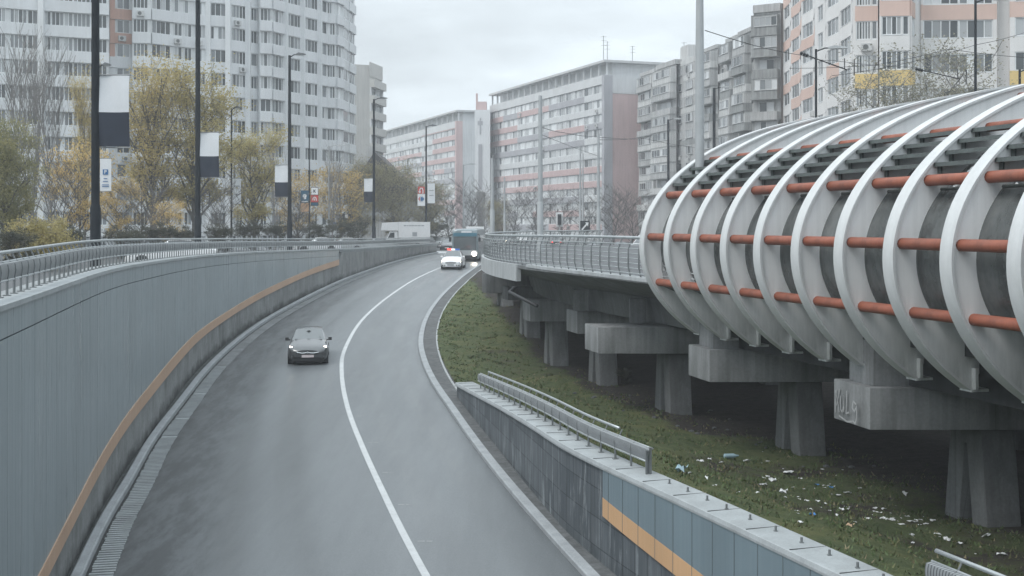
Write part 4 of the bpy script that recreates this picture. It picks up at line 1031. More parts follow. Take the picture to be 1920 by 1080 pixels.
# --- white stair tower with a dark slot
B=Building('stair_tower','slim white tower with a dark vertical slot and a cross-like mark between two slabs','tower',(ax(905,290),290,GZ))
x0,x1=ax(890,290),ax(919,290)
B.g('wall','tower_white').box(x0,x1,290,300,GZ,26.5)
B.g('slot','lilac_grey').box(ax(897,290),ax(904,290),289.9,290.05,8,18.5)
B.g('slot','old_grey2').box(ax(895,290),ax(909,290),289.85,290.05,GZ,7.5)
g=B.g('cross_mark','lilac_grey'); g.box(ax(899.5,290),ax(902,290),289.9,290.05,20.8,24.6); g.box(ax(896,290),ax(905,290),289.88,290.05,23.0,23.9)
B.g('roof_box','pink_grey').box(ax(894,290),ax(912,290),292,297,26.5,28.6)
m=B.g('roof_box','pink_grey'); m.tube([(ax(893.5,290),293,26.5),(ax(893.5,290),293,30.6)],.25,5)
B.finish()
# --- old grey block with enclosed balconies
B=Building('apartment_block','weathered grey apartment block with mismatched enclosed balconies behind the station','apartment block',(ax(1340,190),190,GZ),old=True,pal=(3,3,3,2),vis=lambda px,py:py<300)
SHO=2.72; ZO=27.2-10*SHO-1.9; NO=11
pts=[pt(1202,232),pt(1230,224),pt(1232,222),pt(1268,213),pt(1270,215),pt(1318,202),pt(1320,199.5),pt(1346,193.5),pt(1348,194.5),pt(1361,191),pt(1363,189),pt(1384,184),pt(1386,182),pt(1411,176.5),pt(1413,162),pt(1464,160),pt(1464.5,175)]
B.shell(pts,[(pts[-1][0]+2,260),(pts[0][0]+5,262)],GZ,27.4,'old_grey')
rr=random.Random(21)
def OB(i,lst,deep,mats):
    p0,p1=pts[i],pts[i+1]; L,e,n=B.frame(p0,p1)
    for k in range(NO):
        z=ZO+k*SHO
        pr=deep+ (rr.uniform(-.15,.35) if deep>.3 else 0)
        mt=rr.choice(mats)
        if deep>.3:
            # box balcony: parapet and glazed upper part; a few left open
            openb=rr.random()<.16
            bm_=M(); bm_.obox(p0,e,n,.1,L-.1,-.02,pr,z-1.05,z-.02,0); bm_.obox(p0,e,n,.02,L-.02,-.02,pr+.10,z-1.2,z-1.05,1); m_='old_grey'
            if openb:
                B.win.append((p0[0]+e[0]*L*.5+n[0]*.03,p0[1]+e[1]*L*.5+n[1]*.03,z-.1,math.atan2(e[1],e[0]),L*.55,1.4,2))
            else:
                m_=rr.choice(mats); bm_.obox(p0,e,n,.1,L-.1,-.02,pr-.06,z-.02,z+1.5,2); bm_.obox(p0,e,n,.1,L-.1,-.02,pr,z+1.5,z+1.52,2)
                for a,b,np_ in lst:
                    cc=(a+b)/2*L; B.win.append((p0[0]+e[0]*cc+n[0]*(pr-.055),p0[1]+e[1]*cc+n[1]*(pr-.055),z+.04,math.atan2(e[1],e[0]),(b-a)*L,rr.choice((1.35,1.4,1.2)),np_))
            keep(obj('balcony',bm_,[MAT[mt],MAT['old_grey2'],MAT[m_]]),B.root)
        else:
            for a,b,np_ in lst:
                cc=(a+b)/2*L; B.win.append((p0[0]+e[0]*cc+n[0]*.03,p0[1]+e[1]*cc+n[1]*.03,z,math.atan2(e[1],e[0]),(b-a)*L,1.35,np_))
                if rr.random()<.15 and B.nac<24: link('air_conditioner',ACM,B.root,Vector((p0[0]+e[0]*cc+n[0]*.02,p0[1]+e[1]*cc+n[1]*.02,z-.8))-B.base,math.atan2(e[1],e[0])); B.nac+=1
        if rr.random()<.35: B.g('patch',rr.choice(('old_light','old_grey2','old_light'))).obox(p0,e,n,rr.uniform(.05,.3)*L,rr.uniform(.7,.95)*L,.0,.035,z+1.55,z+2.45) if deep<.3 else None
OB(0,[(.1,.5,3),(.52,.9,3)],.6,['old_grey','old_light','old_grey']); OB(2,[(.08,.5,3),(.52,.92,3)],1.1,['old_light','old_grey','old_light'])
OB(4,[(.06,.2,1),(.36,.62,3),(.76,.95,2)],.0,['old_grey']); OB(6,[(.08,.92,4)],1.1,['old_grey2','old_light','old_grey']); OB(8,[(.2,.8,2)],.0,['old_grey'])
OB(10,[(.08,.92,4)],1.2,['old_grey','old_grey2','old_light']); OB(12,[(.08,.92,4)],1.0,['old_light','old_grey','old_grey2']); OB(14,[(.14,.98,4)],.9,['old_grey','old_grey2','old_grey2'])
# side of the big end bay, roof edges
L,e,n=B.frame(pts[13],pts[14])
for k in range(NO):
    z=ZO+k*SHO; 
    B.win.append((lerp(pts[13][0],pts[14][0],.8)+n[0]*.03,lerp(pts[13][1],pts[14][1],.8)+n[1]*.03,z,math.atan2(e[1],e[0]),2.6,1.4,2))
    bm_=M(); bm_.obox(pts[13],e,n,L*.62,L-.05,-.02,.25,z-1.05,z-.03); keep(obj('balcony',bm_,MAT['old_grey2']),B.root)
for a,b,h in ((0,1,.5),(2,3,.7),(6,7,.45),(10,11,.5),(12,13,.5),(14,15,.9)):
    L,e,n=B.frame(pts[a],pts[b]); g=M(); g.obox(pts[a],e,n,0,L,-2,.25,27.4-.1,27.4+h); keep(obj('parapet',g,MAT['old_grey']),B.root)
B.g('lift_house','old_light').obox(pts[4],*B.frame(pts[4],pts[5])[1:],L*0+1,5.0,-2.5,-.2,27.35,30.2)
x,y=pts[15]; B.shell([(x,y+.2),(x+1.6,y+.3)],[(x+3.5,y+30),(x+1,y+30)][::-1][::-1],GZ,28.3,'brown_side','gable')
B.finish()
# --- renovated white, pink and yellow block on the right
B=Building('apartment_tower','renovated white apartment tower with salmon and yellow balcony bands on the right','tower block',(ax(1720,101),101,GZ),pal=(4,4.5,2,.6),vis=lambda px,py:py<270)
SHR=2.75; NR_=12; ZR0=14.95-6*SHR
fr=[pt(1471,160),pt(1484,155),pt(1486,150),pt(1502,145.5),pt(1506,139),pt(1528,134.5),pt(1531,128),pt(1551,123.6),pt(1553,119),pt(1577,115.2),pt(1578,113),pt(1600,108.8),pt(1603,101.6),pt(1646,101.2),pt(1648.5,102),pt(1649,99.1),pt(1705,98.8),pt(1712,100.2),pt(1722,100.9),pt(1726,101),pt(1868,100.6),pt(1872,101.2),pt(1892,101.0),pt(1893,99.6),pt(1960,99.2),pt(2010,101)]
B.shell(fr,[(fr[-1][0]+2,125),(fr[0][0]+14,172)],GZ,ZR0+NR_*SHR+.5,'t_white')
def RF(i,lst,bands,proj=.18,**k):
    B.facade(fr[i],fr[i+1],ZR0,SHR,NR_,1.5,lst,'t_white',proj=proj,band=bands,ac=k.pop('ac',.02),**k)
P_,W_,Y_='t_pink','t_white','t_yellow'
near=lambda k:{4:Y_,6:W_,5:W_,7:P_,8:W_,9:P_}.get(k-0,W_)
# bands sit above the windows of storey k: row k=6 windows at z 15
def bandsA(k): return {3:W_,4:Y_,5:W_,6:P_,7:W_,8:P_,9:W_}.get(k,W_)
pinkA=lambda k:P_ if k%2==0 else W_
pinkB=lambda k:P_ if k%2==1 else W_
allp=lambda k:P_
white=lambda k:W_
RF(0,[(.1,.9,2)],pinkA); RF(1,[(.1,.9,1)],pinkA); RF(2,[(.08,.92,3)],allp); RF(4,[(.06,.94,3)],pinkB); RF(3,[(.1,.8,1)],allp); RF(5,[(.1,.8,1)],pinkB)
RF(6,[(.3,.75,2)],white); RF(7,[(.1,.8,1)],white); RF(8,[(.06,.94,3)],lambda k:P_ if k in(5,8,2) else W_); RF(9,[(.1,.8,1)],white); RF(10,[(.06,.94,3)],white); RF(11,[(.2,.85,2)],white)
RF(12,[(.05,.69,5),(.72,.98,1)],bandsA,ac=.15); RF(15,[(.06,.74,4),(.76,.98,1)],bandsA); RF(16,[(.1,.9,1)],bandsA)
RF(19,[(.03,.50,4),(.50,.95,4)],lambda k:P_ if k in(6,8) else (Y_ if k==40 else W_),ac=0); RF(23,[(.14,.95,3)],lambda k:{6:P_,8:P_,4:Y_,5:W_}.get(k,W_),ac=0)
for px,Y in ((1716,101.2),(1876,101.8),(1886,101.8)):
    pass
B.finish()
# ---------------------------------------------------------------- vehicles. Local frame: front at y=0 facing -y, length along +y, wheels on z=0
def loft_car(t,st,glass_rows,paint,names=True,wheels=(.75,3.25),wr=.31,track=.74,detail=True,w=.87):
    """st: list of stations (y, [(x,z) x7 half section bottom->top centre]); returns parts"""
    n=len(st[0][1]); body=M(); ws=M(); sw=M()
    half=[s[1] for s in st]; Ys=[s[0] for s in st]
    full=[]
    for s in half: full.append([(-x,z) for x,z in s]+[(x,z) for x,z in reversed(s[:-1])])
    k=len(full[0])
    V=[[(p[0],Ys[i],p[1]) for p in full[i]] for i in range(len(st))]
    for i in range(len(st)-1):
        for j in range(k-1):
            q=(V[i][j],V[i+1][j],V[i+1][j+1],V[i][j+1])
            jj=j if j<n-1 else k-2-j
            kind=glass_rows.get((i,jj))
            (ws if kind=='w' else sw if kind=='s' else body).add(q,[(0,1,2,3)])
    body.add(V[0],[tuple(range(k))]); body.add(V[-1],[tuple(reversed(range(k)))])
    for i in range(len(st)-1): body.add([V[i][0],V[i][-1],V[i+1][-1],V[i+1][0]],[(0,1,2,3)])
    def merged(name,m,mat,par,ang=38):
        me=mesh(name,m,mat); b=bmesh.new(); b.from_mesh(me); bmesh.ops.remove_doubles(b,verts=b.verts,dist=.0005); bmesh.ops.recalc_face_normals(b,faces=b.faces); b.to_mesh(me); b.free()
        me.polygons.foreach_set('use_smooth',[True]*len(me.polygons)); me.set_sharp_from_angle(angle=math.radians(ang)); return link(name,me,par)
    bo=merged('body',body,paint,t)
    ub=M(); ub.box(-.74,.74,.25,Ys[-1]-.3,.12,.30); link('underbody',mesh('underbody',ub,MAT['trim']),t)  # dark box added to deepen the shade beneath the car
    if ws.f: merged('windscreen',ws,MAT['windscreen'],t)
    if sw.f: merged('side_window',sw,MAT['car_glass'],t)
    tm=M(); tm.tube([(-.10,0,0),(-.10,0,0),(-.09,0,0),(.09,0,0),(.10,0,0),(.10,0,0)],[.01,wr*.62,wr,wr,wr*.62,.01],20)
    rm=M(); rm.tube([(-.108,0,0),(.108,0,0)],wr*.64,14)
    tme=mesh('tyre',tm,MAT['tyre'],True,40); rme=mesh('rim',rm,MAT['rim'],True,40)
    for y in wheels:
        for sx in (-1,1):
            wob=link('wheel',tme,t,(sx*track,y,wr)); link('rim',rme,wob)
    # dark wheel arches
    for y in wheels:
        for sx in (-1,1):
            am=M(); am.tube([(sx*(track-.14),y,wr+.02),(sx*(w+.004),y,wr+.02)],wr+.055,18); obj('wheel_arch',am,MAT['trim'],t,True,40)
    return bo
def hatchback(label,loc,rz,paint,heads='head'):
    t=thing('hatchback_car',label,'car',loc,rz)
    S=lambda y,b,bw,m,mw,bl,blw,r,rw: (y,[(bw*.86,b),(bw,b+.10),(mw,m),(blw,bl),(rw,r-.035),(rw*.62,r),(0,r+.012)])
    st=[S(.0,.24,.50,.44,.56,.60,.52,.67,.40),
        S(.10,.20,.70,.44,.76,.66,.70,.745,.56),
        S(.30,.19,.80,.46,.85,.74,.80,.83,.66),
        S(.62,.19,.84,.50,.868,.83,.82,.91,.70),
        S(1.05,.19,.85,.52,.872,.90,.80,1.0,.72),
        S(1.22,.19,.855,.52,.872,.925,.795,1.04,.72),
        S(1.98,.19,.86,.53,.873,.955,.80,1.45,.565),
        S(2.55,.19,.86,.54,.873,.97,.80,1.485,.58),
        S(3.30,.19,.86,.55,.873,1.0,.79,1.455,.565),
        S(3.78,.22,.84,.56,.86,1.03,.74,1.36,.52),
        S(3.98,.30,.78,.58,.80,1.0,.66,1.12,.52),
        S(4.02,.34,.70,.58,.74,.90,.60,.98,.48)]
    g={}
    for j in (4,5): g[(5,j)]='w'
    g[(5,3)]='n'
    for i in (6,7): g[(i,3)]='s'
    g[(8,3)]='s'; g[(9,4)]='s'; g[(9,5)]='s'
    loft_car(t,st,g,paint)
    fe=M()
    # sloping front pieces
    def slab(pts,th,mat,name,par=t,mirror=False):
        for sx in ((1,-1) if mirror else (1,)):
            m=M(); P_=[(x*sx,y,z) for x,y,z in pts]; m.extrude(P_,(0,-th,0)); o=obj(name,m,mat,par)
            bb=bmesh.new(); bb.from_mesh(o.data); bmesh.ops.recalc_face_normals(bb,faces=bb.faces); bb.to_mesh(o.data); bb.free()
    slab([(.49,.135,.615),(.66,.22,.60),(.775,.32,.70),(.79,.44,.80),(.70,.36,.80),(.56,.20,.72)],.03,MAT[heads],'headlight',mirror=True)
    slab([(.40,.10,.60),(.50,.14,.585),(.68,.24,.575),(.82,.37,.70),(.82,.50,.835),(.69,.40,.83),(.52,.22,.745)],.012,MAT['trim'],'headlight_surround',mirror=True)
    slab([(-.42,.02,.49),(.42,.02,.49),(.50,.06,.625),(-.50,.06,.625)],.04,MAT['trim'],'grille')
    m=M(); m.tube([(-.47,-.01,.585),(-.25,-.035,.545),(-.09,-.045,.56),(.0,-.05,.575),(.09,-.045,.56),(.25,-.035,.545),(.47,-.01,.585)],.020,6); m.cyl((0,-.04,.58),(0,-1,0),.05,.025,14); obj('grille_bar',m,MAT['chrome'],t,True,40)
    slab([(-.66,.02,.21),(.66,.02,.21),(.72,.03,.34),(.50,.0,.36),(-.50,.0,.36),(-.72,.03,.34)],.06,MAT['trim'],'lower_grille')
    slab([(-.26,-.03,.36),(.26,-.03,.36),(.26,-.03,.47),(-.26,-.03,.47)],.015,MAT['plate'],'number_plate')
    slab([(.54,.04,.36),(.70,.10,.37),(.71,.10,.42),(.55,.05,.42)],.02,MAT['chrome'],'fog_lamp',mirror=True)
    m=M(); m.box(-.60,.60,1.16,1.24,.99,1.03); m.tube([(-.55,1.27,1.05),(.05,1.36,1.11)],.01,4); m.tube([(.0,1.27,1.05),(.55,1.38,1.12)],.01,4); obj('wiper',m,MAT['trim'],t)
    for sx in (-1,1):
        m=M(); m.tube([(sx*.80,1.42,.99),(sx*.90,1.40,1.02)],.03,6); m.loft([[(sx*(.92+dx),1.36+a,1.04+b) for a,b in ((-.05,-.06),(.06,-.06),(.07,.06),(-.03,.07))] for dx in (-.05,.10)],0); obj('door_mirror',m,MAT['trim'],t,True,40)
    m=M(); m.box(-.11,.11,1.75,1.80,1.29,1.35); m.tube([(-.06,1.72,1.36),(.06,1.72,1.36)],.03,6); obj('rear_view_mirror',m,MAT['trim'],t)
    return t
def sedan(name,label,loc,rz,paint,police=False,heads='head_soft',rear=False,group=None,simple=False):
    t=thing(name,label,'car',loc,rz,group)
    S=lambda y,b,bw,m,mw,bl,blw,r,rw: (y,[(bw*.86,b),(bw,b+.10),(mw,m),(blw,bl),(rw,r-.035),(rw*.62,r),(0,r+.012)])
    st=[S(.0,.24,.60,.42,.66,.58,.60,.64,.46),S(.14,.20,.76,.44,.80,.65,.74,.72,.58),S(.45,.19,.82,.48,.86,.78,.80,.85,.68),S(1.05,.19,.85,.50,.87,.88,.80,.95,.72),
        S(1.35,.19,.85,.52,.872,.90,.795,1.0,.72),S(2.05,.19,.86,.53,.873,.93,.80,1.43,.56),S(2.6,.19,.86,.54,.873,.94,.80,1.465,.57),S(3.15,.19,.86,.54,.873,.95,.79,1.43,.55),
        S(3.75,.2,.85,.54,.87,.96,.77,1.08,.66),S(4.2,.22,.83,.55,.85,.95,.73,1.04,.62),S(4.42,.3,.76,.56,.78,.86,.66,.96,.55)]
    g={(4,4):'w',(4,5):'w',(5,3):'s',(6,3):'s',(7,3):'s',(7,4):'s',(7,5):'s'}
    loft_car(t,st,g,paint,wheels=(.82,3.45))
    def slab(pts,th,mat,nm,mirror=False):
        for sx in ((1,-1) if mirror else (1,)):
            m=M(); m.extrude([(x*sx,y,z) for x,y,z in pts],(0,-th,0)); o=obj(nm,m,mat,t)
            bb=bmesh.new(); bb.from_mesh(o.data); bmesh.ops.recalc_face_normals(bb,faces=bb.faces); bb.to_mesh(o.data); bb.free()
    slab([(.50,.08,.52),(.76,.20,.52),(.80,.30,.66),(.62,.18,.68),(.50,.1,.62)],.03,MAT[heads] if heads else MAT['chrome'],'headlight',True)
    slab([(-.42,.01,.50),(.42,.01,.50),(.44,.04,.61),(-.44,.04,.61)],.03,MAT['trim'],'grille')
    slab([(.46,.03,.27),(.72,.10,.28),(.72,.10,.38),(.46,.03,.38)],.05,MAT['trim'],'lower_grille',True)
    slab([(-.27,-.02,.32),(.27,-.02,.32),(.27,-.02,.44),(-.27,-.02,.44)],.02,MAT['sign_grey' if police else 'plate'],'number_plate')
    for sx in (-1,1):
        m=M(); m.loft([[(sx*(.88+dx),1.52+a,1.0+b) for a,b in ((-.05,-.06),(.06,-.06),(.07,.06),(-.03,.07))] for dx in (-.03,.14)],0); obj('door_mirror',m,paint,t,True,40)
    if rear:
        for sx in (-1,1):
            m=M(); m.box(min(sx*.48,sx*.74),max(sx*.48,sx*.74),4.35,4.45,.72,.90); obj('tail_lamp',m,MAT['tail'],t)
        m=M(); m.box(-.26,.26,4.40,4.45,.5,.62); obj('number_plate',m,MAT['plate'],t)
    if police:
        m=M(); m.box(-.54,-.2,2.2,2.46,1.49,1.61); o=obj('beacon',m,MAT['beacon_red'],t); m=M(); m.box(-.195,.12,2.2,2.46,1.49,1.60); obj('beacon',m,MAT['beacon_mid'],t); m=M(); m.box(.125,.5,2.2,2.46,1.49,1.60); obj('beacon',m,MAT['beacon_blue'],t)
    return t
def head_to(fx,y):  # yaw of a vehicle driving towards the viewer along curve fx
    dx=fx(y+1)-fx(y-1); return -math.atan2(dx,2)
hy=54.2
hatchback('grey hatchback with lit headlights driving towards the viewer in the left lane',(ax(577,hy),hy,ZR(hy)+.02),head_to(XL,hy)+.0,MAT['car_grey'])
py_=103.5
_p=sedan('police_car','white saloon car with a red and blue roof light bar in the right lane',(ax(845,py_),py_,ZR(py_)+.02),head_to(XL,py_)+.02,MAT['car_white'],police=True,heads='head'); _p.scale=(1.0,1.0,1.06)
# bus
def bus(loc,rz):
    t=thing('city_bus','grey and teal city bus with one bright headlight behind the white saloon','bus',loc,rz)
    def sec(y,b,w,top,tw): return [(-w*.96,y,b),(w*.96,y,b),(w,y,b+.2),(w,y,top-.35),(tw,y,top-.08),(tw*.7,y,top),(-tw*.7,y,top),(-tw,y,top-.08),(-w,y,top-.35),(-w,y,b+.2)]
    m=M(); m.loft([sec(0,.32,1.14,2.95,.95),sec(.12,.30,1.24,3.06,1.12),sec(.5,.28,1.25,3.1,1.16),sec(11.8,.28,1.25,3.1,1.16),sec(12,.34,1.2,3.04,1.1)]); obj('body',m,MAT['bus_paint'],t,True,40)
    m=M(); m.add([(-1.08,-.03,1.12),(1.08,-.03,1.12),(1.06,-.02,2.38),(-1.06,-.02,2.38)],[(0,1,2,3)]); m.add([(-1.12,-.0,1.10),(1.12,-.0,1.10),(1.10,.01,2.40),(-1.10,.01,2.40)],[(0,3,2,1)]); obj('windscreen',m,MAT['windscreen'],t)
    m=M(); m.box(-1.10,1.10,-.05,.02,2.41,2.72); obj('destination_panel',m,MAT['bus_teal'],t)
    m=M(); m.box(-.35,.62,-.06,-.04,2.74,2.90); obj('destination_display',m,MAT['banner_white'],t)
    m=M(); m.box(-1.14,1.14,-.05,.02,.62,1.08); obj('front_panel',m,MAT['car_silver'],t)
    m=M(); m.box(-1.16,1.16,-.06,.04,.30,.60); obj('bumper',m,MAT['trim'],t)
    for sx,mt in ((-1,'head_soft'),(1,'head')):
        m=M(); m.cyl((sx*.86,-.04,.76),(0,-1,0),.2,.05,14); obj('headlight',m,MAT[mt],t)
    for sx in (-1,1):
        m=M(); m.box(sx*1.251-.004,sx*1.251+.004,.9,11.2,1.25,2.45); obj('side_window',m,MAT['car_glass'],t)
        m=M(); m.tube([(sx*1.15,.1,2.6),(sx*1.38,-.25,2.55),(sx*1.38,-.25,2.3)],.03,6); m.box(sx*1.38-.11,sx*1.38+.11,-.31,-.2,1.9,2.3); obj('mirror',m,MAT['trim'],t)
        for y in (2.6,8.8):
            m=M(); m.tube([(sx*1.0,y,.48),(sx*1.262,y,.48)],.48,18); w=obj('wheel',m,MAT['tyre'],t,True,40); m=M(); m.tube([(sx*1.255,y,.48),(sx*1.27,y,.48)],.27,14); obj('rim',m,MAT['rim'],w)
    for sx in (-1,1):
        m=M(); m.tube([(-.5*sx,-.045,1.14),(.25*sx+.1,-.045,1.55)],.012,4); obj('wiper',m,MAT['trim'],t)
    return t
by=117.5
bus((ax(872,by),by,ZR(by)+.01),head_to(XL,110)+.05)
def box_truck(label,loc,rz,luton=False,name='box_truck'):
    t=thing(name,label,'truck',loc,rz)
    # front at y=0 facing -y
    m=M(); m.loft([[(-1.0,y,z) for y,z in ((0.1,.45),(0.0,1.0),(.55,1.25),(1.0,2.05),(2.0,2.05),(2.0,.45))],[(1.0,y,z) for y,z in ((0.1,.45),(0.0,1.0),(.55,1.25),(1.0,2.05),(2.0,2.05),(2.0,.45))]]); obj('cab',m,MAT['car_white'],t)
    m=M(); m.add([(-.9,.53,1.29),(.9,.53,1.29),(.86,.95,1.98),(-.86,.95,1.98)],[(0,1,2,3)]); o=obj('windscreen',m,MAT['car_glass'],t)
    for sx in (-1,1):
        m=M(); m.extrude([(sx*1.003,.75,1.3),(sx*1.003,1.6,1.3),(sx*1.003,1.6,1.92),(sx*1.003,1.08,1.92)],(sx*.004,0,0)); obj('side_window',m,MAT['car_glass'],t)
        m=M(); m.box(min(sx*.6,sx*.9),max(sx*.6,sx*.9),-.02,.06,.8,1.0); obj('headlight',m,MAT['head_soft'],t)
        for y in (.95,4.6):
            m=M(); m.tube([(sx*.72,y,.4),(sx*.98,y,.4)],.4,16); obj('wheel',m,MAT['tyre'],t,True,40)
    m=M(); m.box(-1.1,1.1,2.1,6.2,.75,3.1); m.box(-.5,.5,.4,6.1,.5,.74); obj('cargo_box',m,MAT['car_white'],t)
    if luton:
        m=M(); m.loft([[(-1.1,y,z) for y,z in ((-.15,2.15),(-.0,3.0),(2.08,3.1),(2.08,2.12))],[(1.1,y,z) for y,z in ((-.15,2.15),(-.0,3.0),(2.08,3.1),(2.08,2.12))]]); obj('cab_pod',m,MAT['car_white'],t)
        for sx in (-1,1):
            m=M()
            for k,(a,b) in enumerate(((2.8,3.1),(3.2,3.35),(3.45,3.7),(3.8,4.1),(4.2,4.5),(4.6,4.95),(5.05,5.4))): m.box(sx*1.102-.003,sx*1.102+.003,a,b,2.62,2.75)
            m.box(sx*1.102-.003,sx*1.102+.003,3.9,4.5,1.5,1.95); obj('faded_lettering',m,MAT['sign_grey'],t)
    return t
box_truck('white box truck close behind the city bus',(ax(893,150),150,-3.4),.1)
_t=box_truck('white luton box van with faint grey lettering crossing behind the left railing',(ax(716,162),162,zst(162)+.02),-math.pi/2+.12,True,'box_van'); _t.scale=(1.05,1.0,1.16)
# other traffic, small in the picture
tr=[('white saloon roof showing above the left railing, nearest of three',550,118,'car_white',-1.2,'head_soft',False),('pale saloon roof behind the left railing, middle of three',600,121,'car_silver',-1.2,'head_soft',False),('pale saloon roof behind the left railing beside the tall black lamp post',662,126,'car_silver',-1.2,'head_soft',False),
 ('white saloon parked behind the left railing between the two tall banner poles',236,62,'car_white',-1.35,None,False),
 ('dark saloon waiting left of the city bus',838,158,'car_black',.05,'head_soft',False),('silver saloon in the queue beyond the end of the left wall',827,176,'car_silver',.05,'head_soft',False),('dark saloon far left of the bus, beyond the wall end',846,178,'car_black',.1,'head_soft',False),
 ('silver saloon with lit headlights right of the bus',911,170,'car_silver',.02,'head',False),('dark saloon with headlights behind the viaduct railing end',935,190,'car_black',.02,'head',False),('pale saloon far behind the viaduct railing by the thin grey mast',958,205,'car_silver',0,'head',False),
 ('dark saloon with red tail lamps seen over the viaduct railing',1042,186,'car_black',0,None,True),('grey saloon with red tail lamps behind the railing near the station',1112,150,'car_grey',0,None,True),('silver saloon with red tail lamps close to the station tube',1160,140,'car_silver',0,None,True),
 ('white saloon far down the street beyond the bus',980,222,'car_white',0,'head',False)]
for lab,px,Y,c,rz,h,rear in tr:
    zz=zst(Y) if px<800 and Y<150 else -3.4
    if rear: # drives away: turn it round
        o=sedan('saloon_car',lab,(ax(px,Y),Y,zz),math.pi+rz,MAT[c],heads=None,rear=True,group='traffic in the background')
    else: sedan('saloon_car',lab,(ax(px,Y),Y,zz),rz,MAT[c],heads=h or None,group='traffic in the background')
def van(label,loc,rz,paint):
    t=thing('van',label,'van',loc,rz)
    prof=((0,.35),(-.02,.8),(.7,1.1),(1.45,1.95),(1.9,2.1),(5.1,2.12),(5.3,1.9),(5.3,.35))
    m=M(); m.loft([[(x*.96,y,z) for y,z in prof] if abs(x)>.9 else [(x,y,z) for y,z in prof] for x in (-.98,-.88,.88,.98)]); obj('body',m,paint,t)
    m=M(); m.add([(-.82,.70,1.14),(.82,.70,1.14),(.76,1.40,1.92),(-.76,1.40,1.92)],[(0,1,2,3)]); obj('windscreen',m,MAT['car_glass'],t)
    for sx in (-1,1):
        for a,b in ((1.3,2.1),(2.25,3.4),(3.55,4.9)):
            m=M(); m.box(sx*.985-.006,sx*.985+.006,a,b,1.2,1.85); obj('side_window',m,MAT['car_glass'],t)
        for y in (.95,4.2):
            m=M(); m.tube([(sx*.72,y,.35),(sx*.97,y,.35)],.35,16); obj('wheel',m,MAT['tyre'],t,True,40)
        m=M(); m.box(min(sx*.7,sx*.9),max(sx*.7,sx*.9),5.26,5.33,1.0,1.4); obj('tail_lamp',m,MAT['tail'],t)
    return t
van('white van with dark side windows behind the viaduct railing beside the tube',(ax(1186,128),128,-3.1),-math.pi/2+.5,MAT['car_white'])
# ---------------------------------------------------------------- poles, lamps, banners
def pole(name,label,cat,x,y,z0,z1,r0,r1,mat,lamp=None,group=None,arms=(),base=None):
    t=thing(name,label,cat,(x,y,z0),0,group)
    H=z1-z0
    m=M()
    if base:
        m.tube([(0,0,base[0]+.05),(0,0,H)],[r0,r1],12); mb_=M(); mb_.tube([(0,0,0),(0,0,base[0]),(0,0,base[0]+.12)],[base[1],base[1],r0],12); obj('base_sleeve',mb_,mat,t,True,40)
    else: m.tube([(0,0,0),(0,0,H)],[r0,r1],12)
    obj('pole',m,mat,t,True,40)
    if lamp:
        side,L,style=lamp
        m=M(); m.tube([(0,0,H-.15),(side*L*.35,0,H+.06),(side*L*.6,0,H+.08)],.045,6); obj('arm',m,mat,t,True,40)
        m=M(); s=side
        m.loft([[(s*L*.45,a*.5,H+.02+b*.3) for a,b in ((-.1,0),(.1,0),(.1,.3),(-.1,.3))],[(s*L*.7,a,H+.02+b) for a,b in ((-.17,0),(.17,0),(.14,.2),(-.14,.2))],[(s*L*1.0,a,H+.03+b) for a,b in ((-.17,0),(.17,0),(.12,.15),(-.12,.15))],[(s*L*1.25,a,H+.06+b) for a,b in ((-.10,0),(.10,0),(.08,.05),(-.08,.05))]]); hd=obj('lamp_head',m,MAT['lamp_grey'] if style!='g' else MAT['grey_pole'],t,True,40)
        m=M(); m.box(min(s*L*.62,s*L*1.1),max(s*L*.62,s*L*1.1),-.12,.12,H-.0,H+.025); obj('lens',m,MAT['white'],hd)
    return t
def banner(label,x,y,z0,z1,w,side,split,kind='wn',group=None,name='banner'):
    """hung from a pole at x: side -1 left, +1 right"""
    t=thing(name,label,'banner',(x,y,z0),0,group)
    a,b=(.12,.12+w) if side>0 else (-.12-w,-.12); H=z1-z0; hs=H*split
    def cloth(za,zb,mat,nm):
        m=M(); nx=6
        for s_ in (0,1):
            rings=[[(lerp(a,b,i/nx),((.06 if kind=='wn' else .012)*math.sin(i*.9+z*1.7+w*9)-.012*s_),z) for i in range(nx+1)] for z in frange(za,zb,.35)]
            m.loft(rings if s_ else [list(reversed(r)) for r in rings],0,False,False)
        return obj(nm,m,mat,t,True)
    if kind=='wn': cloth(hs,H,MAT['banner_white'],'upper_half'); cloth(0,hs,MAT['banner_navy'],'lower_half')
    else: cloth(0,H,MAT['banner_white'],'cloth')
    m=M()
    for z in (H+.03,-.03): m.tube([(0 if side>0 else 0,0,z),(b+.05 if side>0 else a-.05,0,z)],.025,6)
    obj('rod',m,MAT['steel_dark'],t)
    return t
sx_=lambda px,Y:ax(px,Y)
# (px, Y, px radius scale, banner px range)
BP=[(179,43.,'nearest tall black pole at the left, thicker than the others',None,15.,.145,.12),(371,68.,'second tall black pole along the left railing, in front of the yellow tree',None,15.5,.15,.12),(543,96.,'third black lamp post along the left railing, before the curved tower',(1,1.0,'d'),12.95,.16,.10),(701,131.,'fourth black lamp post, in front of the beige block',(1,1.15,'d'),13.1,.16,.10),(799,164.,'fifth and farthest black lamp post, left of the bus',(1,1.15,'d'),12.85,.15,.09)]
for px,Y,lab,lamp,zt,r0,r1 in BP:
    z0=zst(Y); x=sx_(px,Y)
    pole('banner_pole' if not lamp else 'lamp_post',lab,'lamp post' if lamp else 'pole',x,Y,z0,zt,r0,r1,MAT['black_paint'],lamp,base=(2.6,r0*1.25))
def bz(py,Y): return (YH-py)/F*Y
banner('large white over navy banner on the nearest left pole',sx_(180,43),43,bz(275,43),bz(142,43),1.03,1,.485)
